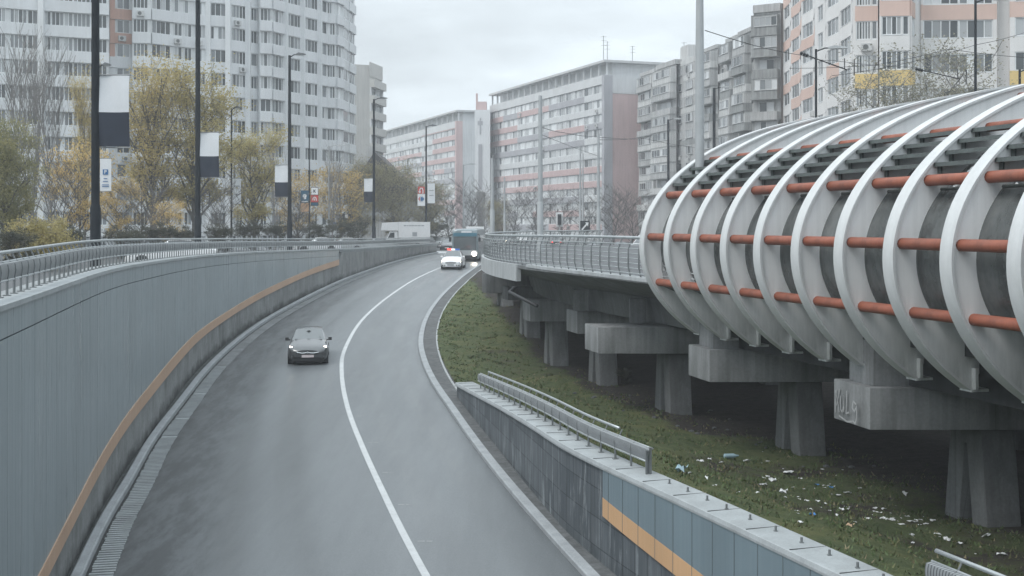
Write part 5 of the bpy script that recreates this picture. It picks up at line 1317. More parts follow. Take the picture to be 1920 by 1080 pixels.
banner('white over navy banner on the second pole before the yellow tree',sx_(371,68),68,bz(332,68),bz(249,68),1.03,1,.47)
banner('white over navy banner hanging left of the third pole',sx_(543,96),96,bz(369,96),bz(310,96),1.0,-1,.46)
banner('small distant white over navy banner left of the fourth pole',sx_(701,131),131,bz(379,131),bz(335,131),.9,-1,.45)
# shorter lamp posts on the far side of the left street
for px,Y,lab in ((184,76,'shorter dark lamp post almost hidden behind the nearest black pole'),(434,104,'thin dark lamp post with a plain white banner, right of the yellow tree'),(580,132,'thin dark lamp post carrying blue and red shop signs')):
    pole('lamp_post',lab,'lamp post',sx_(px,Y),Y,zst(Y),9.6 if Y<130 else 9.5,.09,.06,MAT['black_paint'],(1,.62,'d') if Y<130 else None)
b1=banner('white banner with a small blue P parking sign behind the nearest pole',sx_(186,76),75.8,bz(358,76),bz(298,76),.68,1,.5,'w')
m=M(); m.box(.30,.62,-.05,-.045,.98,1.30); obj('blue_square',m,MAT['sign_blue'],b1)
def text_mesh(txt,size,mat,par,loc,bold=0.):
    cu=bpy.data.curves.new('lettering','FONT'); cu.body=txt; cu.size=size; cu.align_x='CENTER'; cu.align_y='CENTER'; cu.offset=bold
    o=bpy.data.objects.new('lettering',cu); COL.objects.link(o); bpy.context.view_layer.update()
    me=bpy.data.meshes.new_from_object(o.evaluated_get(bpy.context.evaluated_depsgraph_get())); bpy.data.objects.remove(o)
    me.materials.clear(); me.materials.append(mat); q=link('lettering',me,par,loc); q.rotation_euler=(math.pi/2,0,0); return q
text_mesh('P',.30,MAT['white'],b1,(.46,-.06,1.14),.008)
m=M()
for z,w in ((.72,.22),(.55,.30),(.34,.42),(.24,.42)): m.box(.46-w/2,.46+w/2,-.05,-.045,z,z+.045)
obj('printed_lines',m,MAT['sign_blue'],b1)
b2=banner('plain white banner with two faint printed lines on the thin lamp post',sx_(434,104),103.8,bz(382,104),bz(335,104),.72,1,.5,'w')
m=M(); m.box(.24,.74,-.05,-.045,1.42,1.50); m.box(.3,.72,-.05,-.045,.72,.80); obj('printed_lines',m,MAT['sign_grey'],b2)
b3=banner('plain white banner right of the farthest black lamp post',sx_(800,164),163.8,bz(381,164),bz(344,164),.98,1,.5,'w')
m=M(); m.box(.34,.94,-.05,-.045,1.62,1.72); m.box(.34,.94,-.05,-.045,.98,1.08); obj('printed_lines',m,MAT['sign_grey'],b3)
def board(name,label,px0,px1,py0,py1,Y,parts,par=None):
    x0,x1,z0,z1=ax(px0,Y),ax(px1,Y),bz(py1,Y),bz(py0,Y)
    t=thing(name,label,'sign',((x0+x1)/2,Y,z0)); w,h=x1-x0,z1-z0
    for nm,mat,a,b,c,d in parts:
        m=M(); dep=.0 if nm=='board' else .03
        m.box(lerp(-w/2,w/2,a),lerp(-w/2,w/2,b),-.05-dep,.05 if nm=='board' else -.051,h*c,h*d); obj(nm,m,MAT[mat],t)
    return t,w,h
t,w,h=board('shop_sign','teal shop sign with a white emblem above a tan panel on the thin pole',564,579,357,397,131.8,[('board','sign_teal',0,1,.42,1),('tan_panel','sign_tan',0,1,0,.41),('white_strip','white',.1,.9,.46,.50)])
m=M(); m.cyl((0,-.055,h*.74),(0,-1,0),w*.24,.02,16); m.add([(-w*.1,-.08,h*.58),(w*.16,-.08,h*.60),(w*.2,-.08,h*.7),(-w*.12,-.08,h*.7)],[(0,1,2,3)]); obj('emblem',m,MAT['white'],t)
t,w,h=board('shop_sign','shop sign with a white K square above a red emblem panel',583,597,351,386,131.8,[('board','sign_dark',0,1,0,1),('white_panel','white',.05,.95,.60,.97),('red_panel','sign_red',.0,1,.20,.57),('green_strip','sign_teal',.05,.95,.03,.17)])
text_mesh('K',.42,MAT['sign_dark'],t,(0,-.09,h*.78),.02)
m=M(); m.tube([(-w*.25,-.09,h*.30),(-w*.18,-.09,h*.42),(0,-.09,h*.47),(w*.2,-.09,h*.42),(w*.25,-.09,h*.28)],.05,5); m.tube([(-w*.02,-.09,h*.28),(0,-.09,h*.4)],.05,5); obj('emblem',m,MAT['white'],t)
t,w,h=board('road_sign','red U-turn arrow sign above a white board with a blue and red arrow emblem',783,797,350,386,163.7,[('board','white',0,1,.0,.62),('red_panel','sign_red',.05,.95,.63,1)])
m=M(); m.tube([(w*.22,-.1,h*.64),(w*.24,-.1,h*.80),(w*.12,-.1,h*.92),(-w*.08,-.1,h*.92),(-w*.2,-.1,h*.82),(-w*.2,-.1,h*.73)],.07,6); m.add([(-w*.40,-.12,h*.75),(-w*.02,-.12,h*.75),(-w*.2,-.12,h*.65)],[(0,1,2)]); obj('turn_arrow',m,MAT['white'],t)
m=M(); m.add([(-w*.40,-.09,h*.36),(-w*.16,-.09,h*.49),(-w*.16,-.09,h*.40),(-w*.24,-.09,h*.36),(-w*.16,-.09,h*.32),(-w*.16,-.09,h*.23)],[(0,5,4,3),(0,3,2,1)]); obj('red_chevron',m,MAT['sign_red'],t)
m=M(); m.add([(w*.40,-.09,h*.36),(w*.16,-.09,h*.50),(w*.12,-.09,h*.42),(-w*.05,-.09,h*.52),(-w*.12,-.09,h*.36),(-w*.05,-.09,h*.20),(w*.12,-.09,h*.30),(w*.16,-.09,h*.22)],[(0,1,2,7),(2,3,4,5),(2,5,6,7)]); obj('blue_arrow',m,MAT['sign_blue'],t)
# grey lamp posts and catenary masts
for px,Y,zt,lab,lamp in ((617,146,9.1,'pale grey lamp post with curved arm before the curved tower',(1,1.5,'g')),(765,182,9.6,'pale grey lamp post with curved arm left of the U-turn sign',(1,1.7,'g')),(869,196,9.3,'far pale grey lamp post with curved arm above the bus',(1,1.6,'g'))):
    pole('lamp_post',lab,'lamp post',ax(px,Y),Y,zst(Y),zt,.16,.09,MAT['grey_pole'],lamp)
for px,Y,zt,lab,r in ((923,112,5.9,'grey steel mast at the end of the viaduct railing',.17),(946,150,5.6,'thin grey mast just right of the railing end mast',.12),(1013,74,7.6,'thick grey tram mast in front of the pink slab, tallest of the middle masts',.15),(1088,118,7.4,'slim grey mast, left one of a close pair',.10),(1093,122,6.9,'slim grey mast, right one of a close pair',.08),(1122,100,7.2,'grey tram mast in front of the pink gable corner',.13)):
    pole('tram_mast',lab,'mast',ax(px,Y),Y,-3.0,zt,r,r*.75,MAT['grey_pole'],None,base=(4.2,r*1.25))
y=33.2; x=ax(1312,y)
pole('tram_mast','tall pale grey mast rising out of the end of the white station tube','mast',x,y,-1.75,8.0,.12,.08,MAT['grey_pole'],None,base=(5.5,.122))
for px,Y,py,lab,l in ((1530,78,92,'black street lamp left of the salmon balconies, above the tube',(-1,.75,'d')),(1829,70,0,'tall black street lamp in front of the wide bay of the white tower',(-1,1.0,'d')),(1339,140,165,'dark street lamp before the weathered grey block',(-1,1.0,'d')),(1253,170,224,'dark street lamp left of the tall grey mast',(-1,1.1,'d')),(1912,74,130,'low dark street lamp at the right edge of the picture',(-1,.65,'d'))):
    pole('lamp_post',lab,'lamp post',ax(px,Y),Y,-2.9,bz(py,Y),.09 if Y<100 else .2,.07 if Y<100 else .16,MAT['black_paint'],lamp)
# overhead wires
def wire(label,pts,r=.02,sag=.0):
    P_=[Vector(at(*p)) for p in pts]; path=[]
    for a,b in zip(P_,P_[1:]):
        for i in range(8): path.append(a.lerp(b,i/8)-Vector((0,0,sag*math.sin(math.pi*i/8))))
    path.append(P_[-1]); m=M(); m.tube(path,r,4); tag(obj('overhead_wire',m,MAT['wire']),label,'wire')
wire('span wire from the tall grey mast towards the white tower, with insulators',[(1322,57,33.2),(1500,103,52),(1560,113,60),(1720,126,72)],.012,.08)
wire('thin span wire from the thick middle mast across the pink gable',[(1014,238,74),(1058,249,88),(1110,256,100),(1195,261,150)],.02,.05)
wire('wire running right across the white tower above the bushy tree',[(1560,142,60),(1700,118,62),(1830,84,64),(1925,60,64)],.013,.05)
wire('low wire in front of the yellow balconies',[(1480,128,70),(1640,122,66),(1780,92,66),(1925,108,66)],.014,.05)
wire('thin wire slanting down from the thick middle mast to the slim mast',[(1014,252,74),(1120,292,100)],.014,.04)
wire('wire over the weathered grey block at mast height',[(1122,262,100),(1200,258,140),(1312,278,150)],.02,.1)
# cantilever arms and insulators hanging on the wires
for lab,a,b in (('dark catenary arm sloping right before the salmon balconies',(1500,99,58),(1588,131,58)),('dark catenary arm before the bushy tree on the right',(1716,129,66),(1800,148,66))):
    t=thing('catenary_arm',lab,'catenary arm',at(*a)); d=Vector(at(*b))-Vector(at(*a)); m=M(); m.tube([(0,0,0),tuple(d)],.03,6); obj('tube',m,MAT['wire'],t)
    m=M(); 
    for q in (.03,.09,.15): c=d*q; m.tube([tuple(c-d.normalized()*.05),tuple(c+d.normalized()*.05)],.08,8)
    obj('insulator',m,MAT['wire'],t)
    m=M(); c=d*.95; m.tube([tuple(c),tuple(c+Vector((0,0,.5)))],.025,5); m.tube([tuple(c+Vector((.45,0,-.3))),tuple(c+Vector((.45,0,.45)))],.03,5); obj('hanger',m,MAT['wire'],t)
t=thing('traffic_light','small traffic light on a thin post before the bare trees','traffic light',(ax(1049,140),140,-3.2)); m=M(); m.tube([(0,0,0),(0,0,4.2)],.07,8); obj('post',m,MAT['grey_pole'],t); m=M(); m.box(-.2,.2,-.15,.15,3.1,4.3); obj('housing',m,MAT['sign_dark'],t); m=M(); m.box(-.4,.4,.16,.2,2.9,4.5); obj('back_board',m,MAT['white'],t)
t,w,h=board('road_sign','dark blue direction sign with a white arrow by the slim masts',1088,1106,414,434,112,[('board','sign_dark',0,1,0,1)])
m=M(); m.add([(-w*.40,-.09,h*.2),(-w*.28,-.09,h*.1),(w*.2,-.09,h*.6),(w*.3,-.09,h*.45),(w*.36,-.09,h*.85),(0,-.09,h*.86),(w*.1,-.09,h*.72)],[(0,1,2,6),(2,3,4),(2,4,5,6)]); obj('arrow',m,MAT['white'],t)
t,w,h=board('road_sign','small dark sign with a white square among the shrubs left of the fourth pole',645,655,402,410,150,[('board','sign_dark',-.3,1.3,-.2,1.1),('white_square','white',.2,.8,.1,1)])
t,w,h=board('road_sign','small blue sign at the shrubs before the curved tower',625,631,417,428,150,[('board','sign_blue',0,1,0,1),('white_mark','white',.3,.7,.2,.7)])
# ---------------------------------------------------------------- trees
def skeleton(rnd,h,trunk_h,nprim,up,length,r0,levels=3,wander=.12,kids=(4,6),droop=0.,lr=.55):
    segs=[]; tips=[]
    def branch(p,d,L,r,lev):
        n=4 if lev<levels else 3; q=p.copy(); dd=d.copy(); pts=[q.copy()]
        for i in range(n):
            dd=(dd+Vector((rnd.uniform(-1,1),rnd.uniform(-1,1),rnd.uniform(-.6,1)-droop*lev))*wander).normalized()
            q2=q+dd*(L/n); ra=r*(1-i/n*.6); rb=r*(1-(i+1)/n*.6); segs.append((q.copy(),q2.copy(),ra,rb)); q=q2; pts.append(q.copy())
        if lev>=levels: tips.append((q.copy(),dd.copy(),L)); tips.append((pts[-2].copy(),dd.copy(),L)); return
        for _ in range(rnd.randint(*kids)):
            t=rnd.uniform(.25,1.); i=min(int(t*n),n-1); b=pts[i].lerp(pts[i+1],t*n-i)
            a=rnd.uniform(0,2*math.pi); side=Vector((math.cos(a),math.sin(a),0)); nd_=(dd*up+side*(1-up)*1.3+Vector((0,0,.25-droop))).normalized()
            branch(b,nd_,L*rnd.uniform(.4,.7),r*.45,lev+1)
        tips.append((q.copy(),dd.copy(),L*.4))
    # trunk
    q=Vector((0,0,0)); d=Vector((0,0,1)); n=8; tp_=[q.copy()]
    for i in range(n):
        d=(d+Vector((rnd.uniform(-1,1),rnd.uniform(-1,1),.6))*.07).normalized(); q2=q+d*(h*.92/n); segs.append((q.copy(),q2.copy(),r0*(1-i/n*.85),r0*(1-(i+1)/n*.85))); q=q2; tp_.append(q.copy())
    tips.append((q.copy(),d.copy(),1.))
    for k in range(nprim):
        t=lerp(trunk_h/h,.97,((k+rnd.random())/nprim)); i=min(int(t*n),n-1); b=tp_[i].lerp(tp_[i+1],t*n-i)
        a=k*2.4+rnd.uniform(-.4,.4); side=Vector((math.cos(a),math.sin(a),0))
        dd=(Vector((0,0,1))*up+side*(1-up)).normalized(); sh=math.sin(math.pi*min(1,.22+.78*(1-(t-trunk_h/h)/(1-trunk_h/h))))**.7
        branch(b,dd,length*(.45+.55*sh)*rnd.uniform(.8,1.15),r0*lr*(1-t*.6),1)
    return segs,tips
def wood(segs,minr=.0):
    m=M()
    for a,b,ra,rb in segs:
        ra=max(ra,minr); rb=max(rb,minr)
        k=5 if ra>.07 else 3
        d=(b-a)
        if d.length<1e-4: continue
        d.normalize(); u=d.cross(Vector((0,0,1)) if abs(d.z)<.95 else Vector((1,0,0))).normalized(); v=d.cross(u); o=len(m.v)
        for p,r in ((a,ra),(b,rb)):
            for i in range(k): w=u*math.cos(2*math.pi*i/k)+v*math.sin(2*math.pi*i/k); m.v.append(tuple(p+w*r))
        for i in range(k): m.f.append((o+i,o+(i+1)%k,o+k+(i+1)%k,o+k+i)); m.m.append(0)
    return m
def leaves(rng,tips,per,rad,size,keep_=1.,droop=0.):
    C=np.array([t[0] for t in tips]); w=np.array([min(1.6,max(.4,t[2])) for t in tips])
    sel=rng.random(len(C))<keep_; C=C[sel]; w=w[sel]; n=len(C)*per
    c=np.repeat(C,per,0)+rng.normal(0,1,(n,3))*rad*np.repeat(w,per)[:,None]*np.array([1,1,.8]); c[:,2]-=np.abs(rng.normal(0,droop,n)) if droop else 0
    a=rng.normal(0,1,(n,3)); a/=np.linalg.norm(a,axis=1)[:,None]; b=np.cross(a,rng.normal(0,1,(n,3))); b/=np.linalg.norm(b,axis=1)[:,None]
    s=rng.uniform(.6,1.3,n)[:,None]*size
    v=np.stack([c-a*s,c-b*s*.55,c+a*s,c+b*s*.55],1)
    me=bpy.data.meshes.new('crown'); me.vertices.add(n*4); me.vertices.foreach_set('co',v.ravel()); me.loops.add(n*4); me.loops.foreach_set('vertex_index',np.arange(n*4)); me.polygons.add(n); me.polygons.foreach_set('loop_start',np.arange(n)*4); me.update(calc_edges=True); return me
TREES={}
def proto(key,seed,leafmat,bark,kind,per,rad,size,**k):
    rnd=random.Random(seed); keep_=k.pop('keep_',1.); ld=k.pop('ld',0.); minr=k.pop('minr',.0)
    segs,tips=skeleton(rnd,**k); zmax=max(t[0].z for t in tips); c=None
    if per: w=mesh('trunk',wood(segs,minr),bark)
    else: w=mesh('trunk',wood([s for s in segs if s[2]>.04],minr),bark); c=mesh('crown',wood([s for s in segs if s[2]<=.04],minr),bark)
    if per: c=leaves(np.random.default_rng(seed),tips,per,rad,size,keep_,ld); c.materials.append(leafmat)
    TREES[key]=(w,c,zmax)
proto('poplar',1,MAT['leaf_yellow'],MAT['bark'],0,20,.32,.10,h=16,trunk_h=2.5,nprim=26,up=.72,length=5.4,r0=.26,kids=(3,5),minr=.014,keep_=.8)
proto('poplar_b',2,MAT['leaf_ygreen'],MAT['bark'],0,20,.32,.105,h=14,trunk_h=2.,nprim=24,up=.66,length=5.0,r0=.24,kids=(3,5),minr=.014,keep_=.9)
proto('orange',3,MAT['leaf_orange'],MAT['bark'],0,10,.42,.10,h=8,trunk_h=1.6,nprim=18,up=.5,length=3.2,r0=.16,kids=(3,5),minr=.012,keep_=.75)
proto('green',4,MAT['leaf_green'],MAT['bark'],0,26,.33,.09,h=9,trunk_h=1.2,nprim=22,up=.45,length=3.6,r0=.2,kids=(4,5),minr=.014)
proto('olive',5,MAT['leaf_olive'],MAT['bark'],0,16,.55,.12,h=12,trunk_h=1.5,nprim=22,up=.5,length=5.,r0=.24,kids=(4,5),minr=.02)
proto('bare',6,None,MAT['bark_pale'],0,0,0,0,h=15,trunk_h=2.5,nprim=18,up=.74,length=6.5,r0=.2,kids=(4,6),minr=.020)
proto('bare_dark',7,None,MAT['bark'],0,0,0,0,h=9,trunk_h=1.,nprim=20,up=.5,length=4.6,r0=.16,kids=(4,6),minr=.020)
proto('sparse',8,MAT['leaf_sparse'],MAT['bark_pale'],0,11,.2,.07,h=11,trunk_h=2.,nprim=22,up=.52,length=4.6,r0=.17,kids=(4,6),minr=.012,keep_=.85)
proto('shrub',9,MAT['leaf_dark'],MAT['bark'],0,18,.25,.06,h=2.6,trunk_h=.2,nprim=16,up=.45,length=1.7,r0=.06,kids=(3,4),minr=.008)
proto('weeping',10,MAT['leaf_ygreen'],MAT['bark'],0,26,.30,.075,h=2.7,trunk_h=.9,nprim=14,up=.2,length=2.2,r0=.08,kids=(3,5),droop=.25,minr=.008,ld=.35)
def tree(kind,name,label,px,Y,py_top,wide=1.,group=None,rz=None,z0=None):
    w,c,h=TREES[kind]; z=zst(Y) if z0 is None else z0; H=(YH-py_top)/F*Y-z; s=H/h
    t=thing(name,label,'tree' if kind not in('shrub','weeping') else 'shrub',(ax(px,Y),Y,z),rz if rz is not None else (px*1.7)%6.28,group)
    t.scale=(s*wide,s*wide,s)
    link('trunk',w,t)
    if c: link('crown',c,t)
    return t
GL='autumn trees in front of the left tower'; GB='bare trees'
tree('green','bushy_tree','bushy green tree at the left edge of the picture',14,66,214,.8,GL)
tree('weeping','weeping_shrub','low weeping yellow-green shrub at the left edge above the railing',80,58,406,.75)
tree('bare','bare_tree','tall bare pale tree before the tower at the left edge',28,98,30,.8,GB)
tree('bare','bare_tree','tall bare pale tree just left of the nearest black pole',98,102,74,.85,GB,2.2)
tree('bare','bare_tree','slimmer bare tree between the bushy tree and the nearest pole',62,104,62,.7,GB,4.1)
tree('poplar','poplar','thin yellowing poplar behind the nearest black pole',158,94,108,.55,GL)
tree('orange','orange_tree','orange-leaved tree beneath the poplar left of the nearest pole',152,86,262,1.0,GL)
tree('orange','orange_tree','orange-leaved small tree just right of the nearest pole',222,84,330,1.1,GL,1.)
tree('bare_dark','bare_tree','dark twiggy bare tree below the large white banner',112,84,268,.8,GB)
tree('poplar','poplar','large yellow poplar right of the big banner, left one of a touching pair',290,100,88,1.35,GL,.7)
tree('poplar_b','poplar','large yellow-green poplar around the second pole, right one of a touching pair',368,103,112,1.35,GL,2.)
tree('bare_dark','bare_tree','dark bare tree in front of the large yellow poplars',262,84,318,1.1,GB,1.2)
tree('bare_dark','bare_tree','dark bare tree just right of the second pole',408,92,318,1.,GB,3.)
tree('orange','orange_tree','orange-leaved low tree at the foot of the large poplars',316,90,372,1.2,GL,2.)
tree('poplar_b','poplar','yellow poplar between the second and the third pole',478,112,226,1.5,GL,4.)
tree('bare','bare_tree','pale bare tree in front of the curved tower behind the yellow poplar',516,128,232,.8,GB,1.)
tree('orange','orange_tree','orange-yellow tree right of the third pole',556,143,318,1.2,GL,3.)
tree('orange','orange_tree','yellow-orange tree behind the grey lamp post with the curved arm',640,150,308,1.2,GL,5.)
tree('bare','bare_tree','pale bare tree under the right edge of the curved tower',622,140,262,.75,GB,5.)
tree('bare_dark','bare_tree','dark bare tree low behind the third pole',560,112,352,1.,GB,5.)
tree('olive','leafy_tree','dull olive tree left of the fourth pole below the dark roof',672,172,298,1.,GL,1.)
tree('olive','leafy_tree','dull olive tree between the fourth pole and the U-turn sign',742,176,302,1.05,GL,3.)
tree('olive','leafy_tree','dark olive tree behind the farthest black lamp post',800,178,338,1.0,GL,5.)
for px,Y,py,lab in ((842,200,338,'dark bare tree above the dark saloon left of the bus'),(880,205,326,'dark bare tree above the bus'),(905,225,352,'small dark bare tree at the foot of the slim white tower'),(962,205,352,'bare tree before the left end of the pink slab'),(1008,200,342,'bare tree behind the thick middle mast'),(1056,205,348,'bare tree behind the small traffic light'),(1098,196,350,'bare tree behind the close pair of slim masts'),(1150,170,338,'grey bare tree in front of the pink gable'),(1186,165,352,'grey bare tree beside the station tube')):
    tree('bare_dark','bare_tree',lab,px,Y,py,1.15,GB)
tree('olive','leafy_tree','olive shrubby tree far behind the railing end mast',936,215,372,1.,GL,2.)
tree('sparse','sparse_tree','sparsely leaved tree in front of the wide bay of the white tower',1755,78,66,1.5,None,.5,-2.9)
tree('sparse','sparse_tree','lower sparsely leaved tree under the yellow balconies',1672,76,145,1.2,None,2.5,-2.9)
for i,(px,Y,py,lab) in enumerate(((30,52,424,'dark shrub beneath the weeping shrub'),(130,62,422,'dark shrub left of the nearest pole foot'),(232,70,424,'dark shrub right of the nearest pole foot'),(300,78,418,'dark shrub at the feet of the large poplars'),(348,80,424,'dark shrub left of the second pole foot'),(418,88,420,'dark shrub right of the second pole foot'),(470,100,414,'dark shrub below the yellow poplar'),(512,106,416,'dark shrub left of the third pole foot'),(596,122,414,'dark shrub under the shop signs'),(655,140,408,'dark shrub behind the small dark sign'),(820,182,412,'dark shrub at the far end of the left railing'))):
    tree('shrub','shrub',lab,px,Y,py,1.2,'dark shrubs behind the left railing')
tree('shrub','shrub','small scrubby bush growing between the piers under the viaduct',1172,46.5,690,1.1,None,1.,-6.05)
# white fence far behind the left railing
fm=thing('fence','low pale picket fence among the trees behind the left railing','fence',(ax(300,96),96,zst(96)))
m=M()
for i in range(46): m.box(-9+i*.4,-8.9+i*.4,-.03,.03,0,1.5)
obj('picket',m,MAT['sign_grey'],fm); m=M(); m.box(-9,9.1,.03,.07,.3,.4); m.box(-9,9.1,.03,.07,1.2,1.3); obj('bar',m,MAT['sign_grey'],fm)
# ---------------------------------------------------------------- litter on the grass
def ground_hit(px,py):
    for Y in frange(8,60,.05):
        x=ax(px,Y); z=(YH-py)/F*Y
        if z<=zg(x,Y): return (x,Y,zg(x,Y)) if False else (x,Y,z)
    return None
def ground_hit(px,py):
    prev=None
    for Y in frange(8,60,.05):
        x=ax(px,Y); z=(YH-py)/F*Y
        d=z-zg(x,Y)
        if prev is not None and prev>0>=d: return (x,Y,zg(x,Y))
        prev=d
    return None
LM={}
def scrap(seed,flat=.5,n=9):
    # a crumpled sheet: a small folded grid
    rnd=random.Random(seed); k=4; v=[]; asp=rnd.uniform(.45,1.)
    for i in range(k):
        for j in range(k): v.append(((i/1.5-1)*1.+rnd.uniform(-.32,.32),(j/1.5-1)*asp+rnd.uniform(-.3,.3),rnd.uniform(-.15,.85)*flat*1.3))
    f=[(i*k+j,(i+1)*k+j,(i+1)*k+j+1,i*k+j+1) for i in range(k-1) for j in range(k-1)]
    me=bpy.data.meshes.new('scrap'); me.from_pydata(v,[],f); me.update(); return me
SC=[scrap(i,.4+.15*(i%3)) for i in range(6)]
B_=bmesh.new(); bmesh.ops.create_icosphere(B_,subdivisions=1,radius=1); [setattr(v_.co,'z',max(-.3,v_.co.z*.6)) for v_ in B_.verts]; STN=bpy.data.meshes.new('stone'); B_.to_mesh(STN); B_.free()
def litter(label,px,py,size,mat,group=None,name='litter_scrap',cat='litter',me=None,seed=0):
    h=ground_hit(px,py)
    if not h: return
    rnd=random.Random(int(px*13+py)); d=(me or SC[rnd.randrange(6)]).copy(); d.materials.clear(); d.materials.append(mat)
    o=link(name,d,None,(h[0],h[1],h[2]+size*.2),rnd.uniform(0,6.28)); o.scale=(size,size*rnd.uniform(.6,1.),size*rnd.uniform(.6,1.)); tag(o,label,cat,group); return o
LW=pmat('white_litter',(.62,.64,.65),.6,.12,6); LB=pmat('blue_litter',(.03,.17,.42),.5,.1,6); LT=pmat('tan_litter',(.42,.30,.20),.8,.1,6); LP=pmat('pale_blue_litter',(.28,.40,.46),.5,.1,6)
litter('largest crumpled white and pale blue plastic bag, nearest the end of the steel railing',1276,886,.17,LP,None,'plastic_bag','bag')
litter('white crumpled top of the largest plastic bag by the end of the railing',1277,882,.12,LW,None,'plastic_bag','bag')
bm_=M(); bm_.tube([(0,0,0),(.02,0,0),(.26,0,0),(.34,0,0),(.40,0,0)],[.03,.06,.06,.03,.02],10); bo_=mesh('plastic_bottle',bm_,LP,True,40)
h=ground_hit(1368,862); o=link('plastic_bottle',bo_,None,(h[0]-.15,h[1],h[2]+.09),.15); tag(o,'clear plastic bottle lying farthest back on the littered grass','bottle')
litter('white scrap beside the clear plastic bottle',1352,869,.07,LW)
litter('bright blue scrap of plastic near the middle of the litter',1524,967,.06,LB); litter('bright blue scrap of plastic in the rear row of litter',1558,915,.055,LB); litter('dull blue scrap of plastic beside the rear row of litter',1531,911,.06,LB)
litter('tan scrap of cardboard at the front of the litter',1593,988,.09,LT)
litter('large white crumpled paper near the tan cardboard',1645,963,.09,LW); litter('white torn bag in the heap of litter on the right',1668,978,.10,LW); litter('crumpled white paper on the right of the heap',1690,985,.075,LW)
G_='scraps of white litter on the grass'
for px,py in ((1294,888),(1325,899),(1418,885),(1432,897),(1440,895),(1477,889),(1480,887),(1500,899),(1469,880),(1450,903),(1385,924),(1421,924),(1433,911),(1468,925),(1472,934),(1487,915),(1496,932),(1507,918),(1498,937),(1545,912),(1548,945),(1588,926),(1518,956),(1496,964),(1542,881),(1580,883),(1557,959),(1578,958),(1590,955),(1625,973),(1655,974),(1682,979),(1700,970),(1713,981),(1735,984),(1748,978),(1697,930),(1612,917),(1640,955),(1711,1020),(1759,1004),(1777,1013),(1708,1004),(1850,1008),(1800,1021),(1880,1042),(1340,912),(1312,866),(1330,862),(1399,866)):
    litter('small white scrap of litter lying on the grass below the station',px,py,random.Random(px).choice((.035,.045,.05,.06,.08,.11)),LW,G_)
_r=random.Random(5)
for i in range(46):
    px=_r.gauss(1570,110); py=860+(px-1330)*.33+_r.gauss(0,26)
    litter('small white scrap of litter lying on the grass below the station',px,py,_r.choice((.02,.025,.03,.04,.06)),LW,G_)
# loose stones by the legs of the piers
for i in range(26):
    rnd=random.Random(50+i); y=rnd.uniform(30,44); x=XP(y)+rnd.uniform(-2.2,1.5); s=rnd.uniform(.04,.10)
    d=STN.copy(); d.materials.append(MAT['concrete_dark']); o=link('stone',d,None,(x,y,zg(x,y)+s*.2),i); o.scale=(s,s,s); tag(o,'small grey stone lying on the bare earth by the piers','stone','stones on the bare earth under the viaduct')
HAZE=.00075; OVER=2.35; CLOUD=(5.82,6.42,6.82); BGS=.1; SUN_E=1.5; EXPO=.36
# ---------------------------------------------------------------- air, sky, light, camera
SUN_EL=math.radians(54); SUN_AZ=math.radians(-122)     # high, from the left
hz=M(); hz.box(-420,420,-70,640,-10,46); hm=bpy.data.materials.new('haze_air'); hm.use_nodes=True; nt=hm.node_tree; nt.nodes.clear()
out=nd(nt,'ShaderNodeOutputMaterial'); pv=nd(nt,'ShaderNodeVolumePrincipled'); pv.inputs['Color'].default_value=(.93,.96,1,1); pv.inputs['Density'].default_value=HAZE; pv.inputs['Anisotropy'].default_value=.0
nt.links.new(pv.outputs[0],out.inputs['Volume'])
if HAZE>0: stuff(obj('haze',hz,hm))
w=bpy.data.worlds.new('World'); scene.world=w; w.use_nodes=True; nt=w.node_tree
bg=nt.nodes['Background']
sky=nd(nt,'ShaderNodeTexSky',sky_type='NISHITA'); sky.sun_disc=False; sky.sun_elevation=SUN_EL; sky.sun_rotation=SUN_AZ; sky.dust_density=3.; sky.air_density=1.2
tc=nd(nt,'ShaderNodeTexCoord'); sp=nd(nt,'ShaderNodeSeparateXYZ'); nt.links.new(tc.outputs['Generated'],sp.inputs[0])
zc=nd(nt,'ShaderNodeMath',operation='MAXIMUM'); nt.links.new(sp.outputs[2],zc.inputs[0]); zc.inputs[1].default_value=0.
za=nd(nt,'ShaderNodeMath',operation='ADD'); nt.links.new(zc.outputs[0],za.inputs[0]); za.inputs[1].default_value=.16
dv=nd(nt,'ShaderNodeVectorMath',operation='DIVIDE'); cb=nd(nt,'ShaderNodeCombineXYZ')
for i in range(3): nt.links.new(za.outputs[0],cb.inputs[i])
nt.links.new(tc.outputs['Generated'],dv.inputs[0]); nt.links.new(cb.outputs[0],dv.inputs[1])
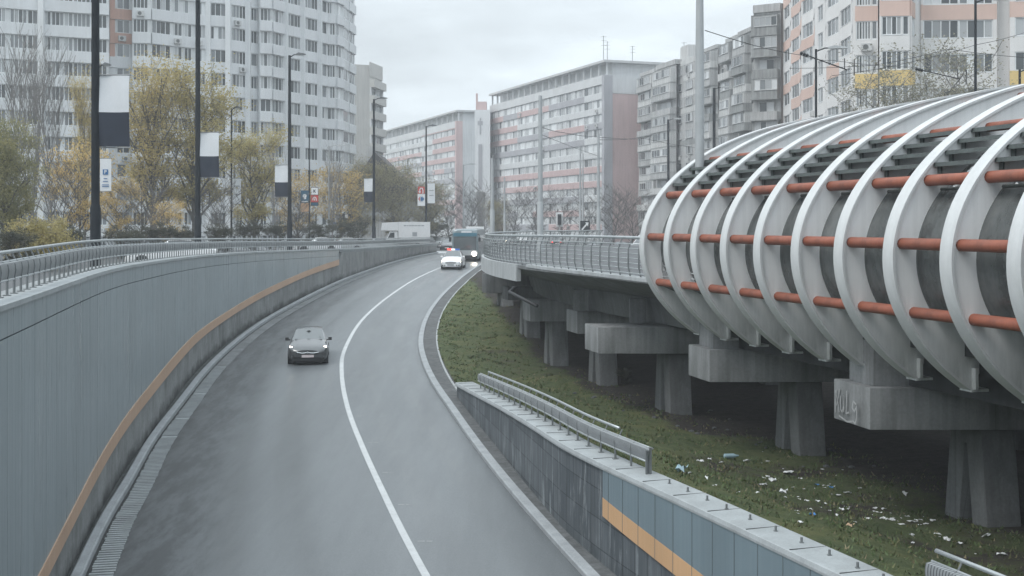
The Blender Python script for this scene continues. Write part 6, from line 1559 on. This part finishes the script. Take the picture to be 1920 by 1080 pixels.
mp=nd(nt,'ShaderNodeMapping'); mp.inputs['Scale'].default_value=(1.,.9,0.); mp.inputs['Location'].default_value=(2.7,.4,0); nt.links.new(dv.outputs[0],mp.inputs[0])
n1=noise(nt,mp.outputs[0],1.15,7,.55); n2=noise(nt,mp.outputs[0],3.2,5,.55)
a=mapr(nt,n1,.32,.68,.76,1.12); b=mapr(nt,n2,.3,.7,.94,1.06)
mm=nd(nt,'ShaderNodeMath',operation='MULTIPLY'); nt.links.new(a,mm.inputs[0]); nt.links.new(b,mm.inputs[1])
# overcast sky: brighter overhead than at the horizon
el=mapr(nt,zc.outputs[0],0,1,1.,OVER)
m2=nd(nt,'ShaderNodeMath',operation='MULTIPLY'); nt.links.new(mm.outputs[0],m2.inputs[0]); nt.links.new(el,m2.inputs[1])
cl=mul(nt,CLOUD,m2.outputs[0])
mx=mixc(nt,.96,sky.outputs[0],cl)
nt.links.new(mx,bg.inputs['Color']); bg.inputs['Strength'].default_value=BGS
sl=bpy.data.lights.new('sun','SUN'); sl.energy=SUN_E; sl.angle=math.radians(28); sl.color=(1,.97,.93); so=bpy.data.objects.new('sun',sl); COL.objects.link(so)
d=Vector((math.sin(SUN_AZ)*math.cos(SUN_EL),math.cos(SUN_AZ)*math.cos(SUN_EL),math.sin(SUN_EL))); so.rotation_euler=d.to_track_quat('Z','Y').to_euler()
cam=bpy.data.cameras.new('camera'); cam.sensor_width=36; cam.lens=36*F/1920; cam.shift_y=-(540-YH)/1920; cam.clip_end=9000; cam.clip_start=.1
co=bpy.data.objects.new('camera',cam); COL.objects.link(co); co.rotation_euler=(math.pi/2,0,0); scene.camera=co
vs=scene.view_settings; vs.view_transform='Standard'; vs.look='None'; vs.exposure=EXPO; vs.gamma=1; vs.use_curve_mapping=False
cy=scene.cycles; cy.use_denoising=True; cy.max_bounces=6; cy.transparent_max_bounces=12; cy.volume_bounces=1; cy.volume_step_rate=4; cy.sample_clamp_indirect=6
try: cy.denoiser='OPENIMAGEDENOISE'
except Exception: pass
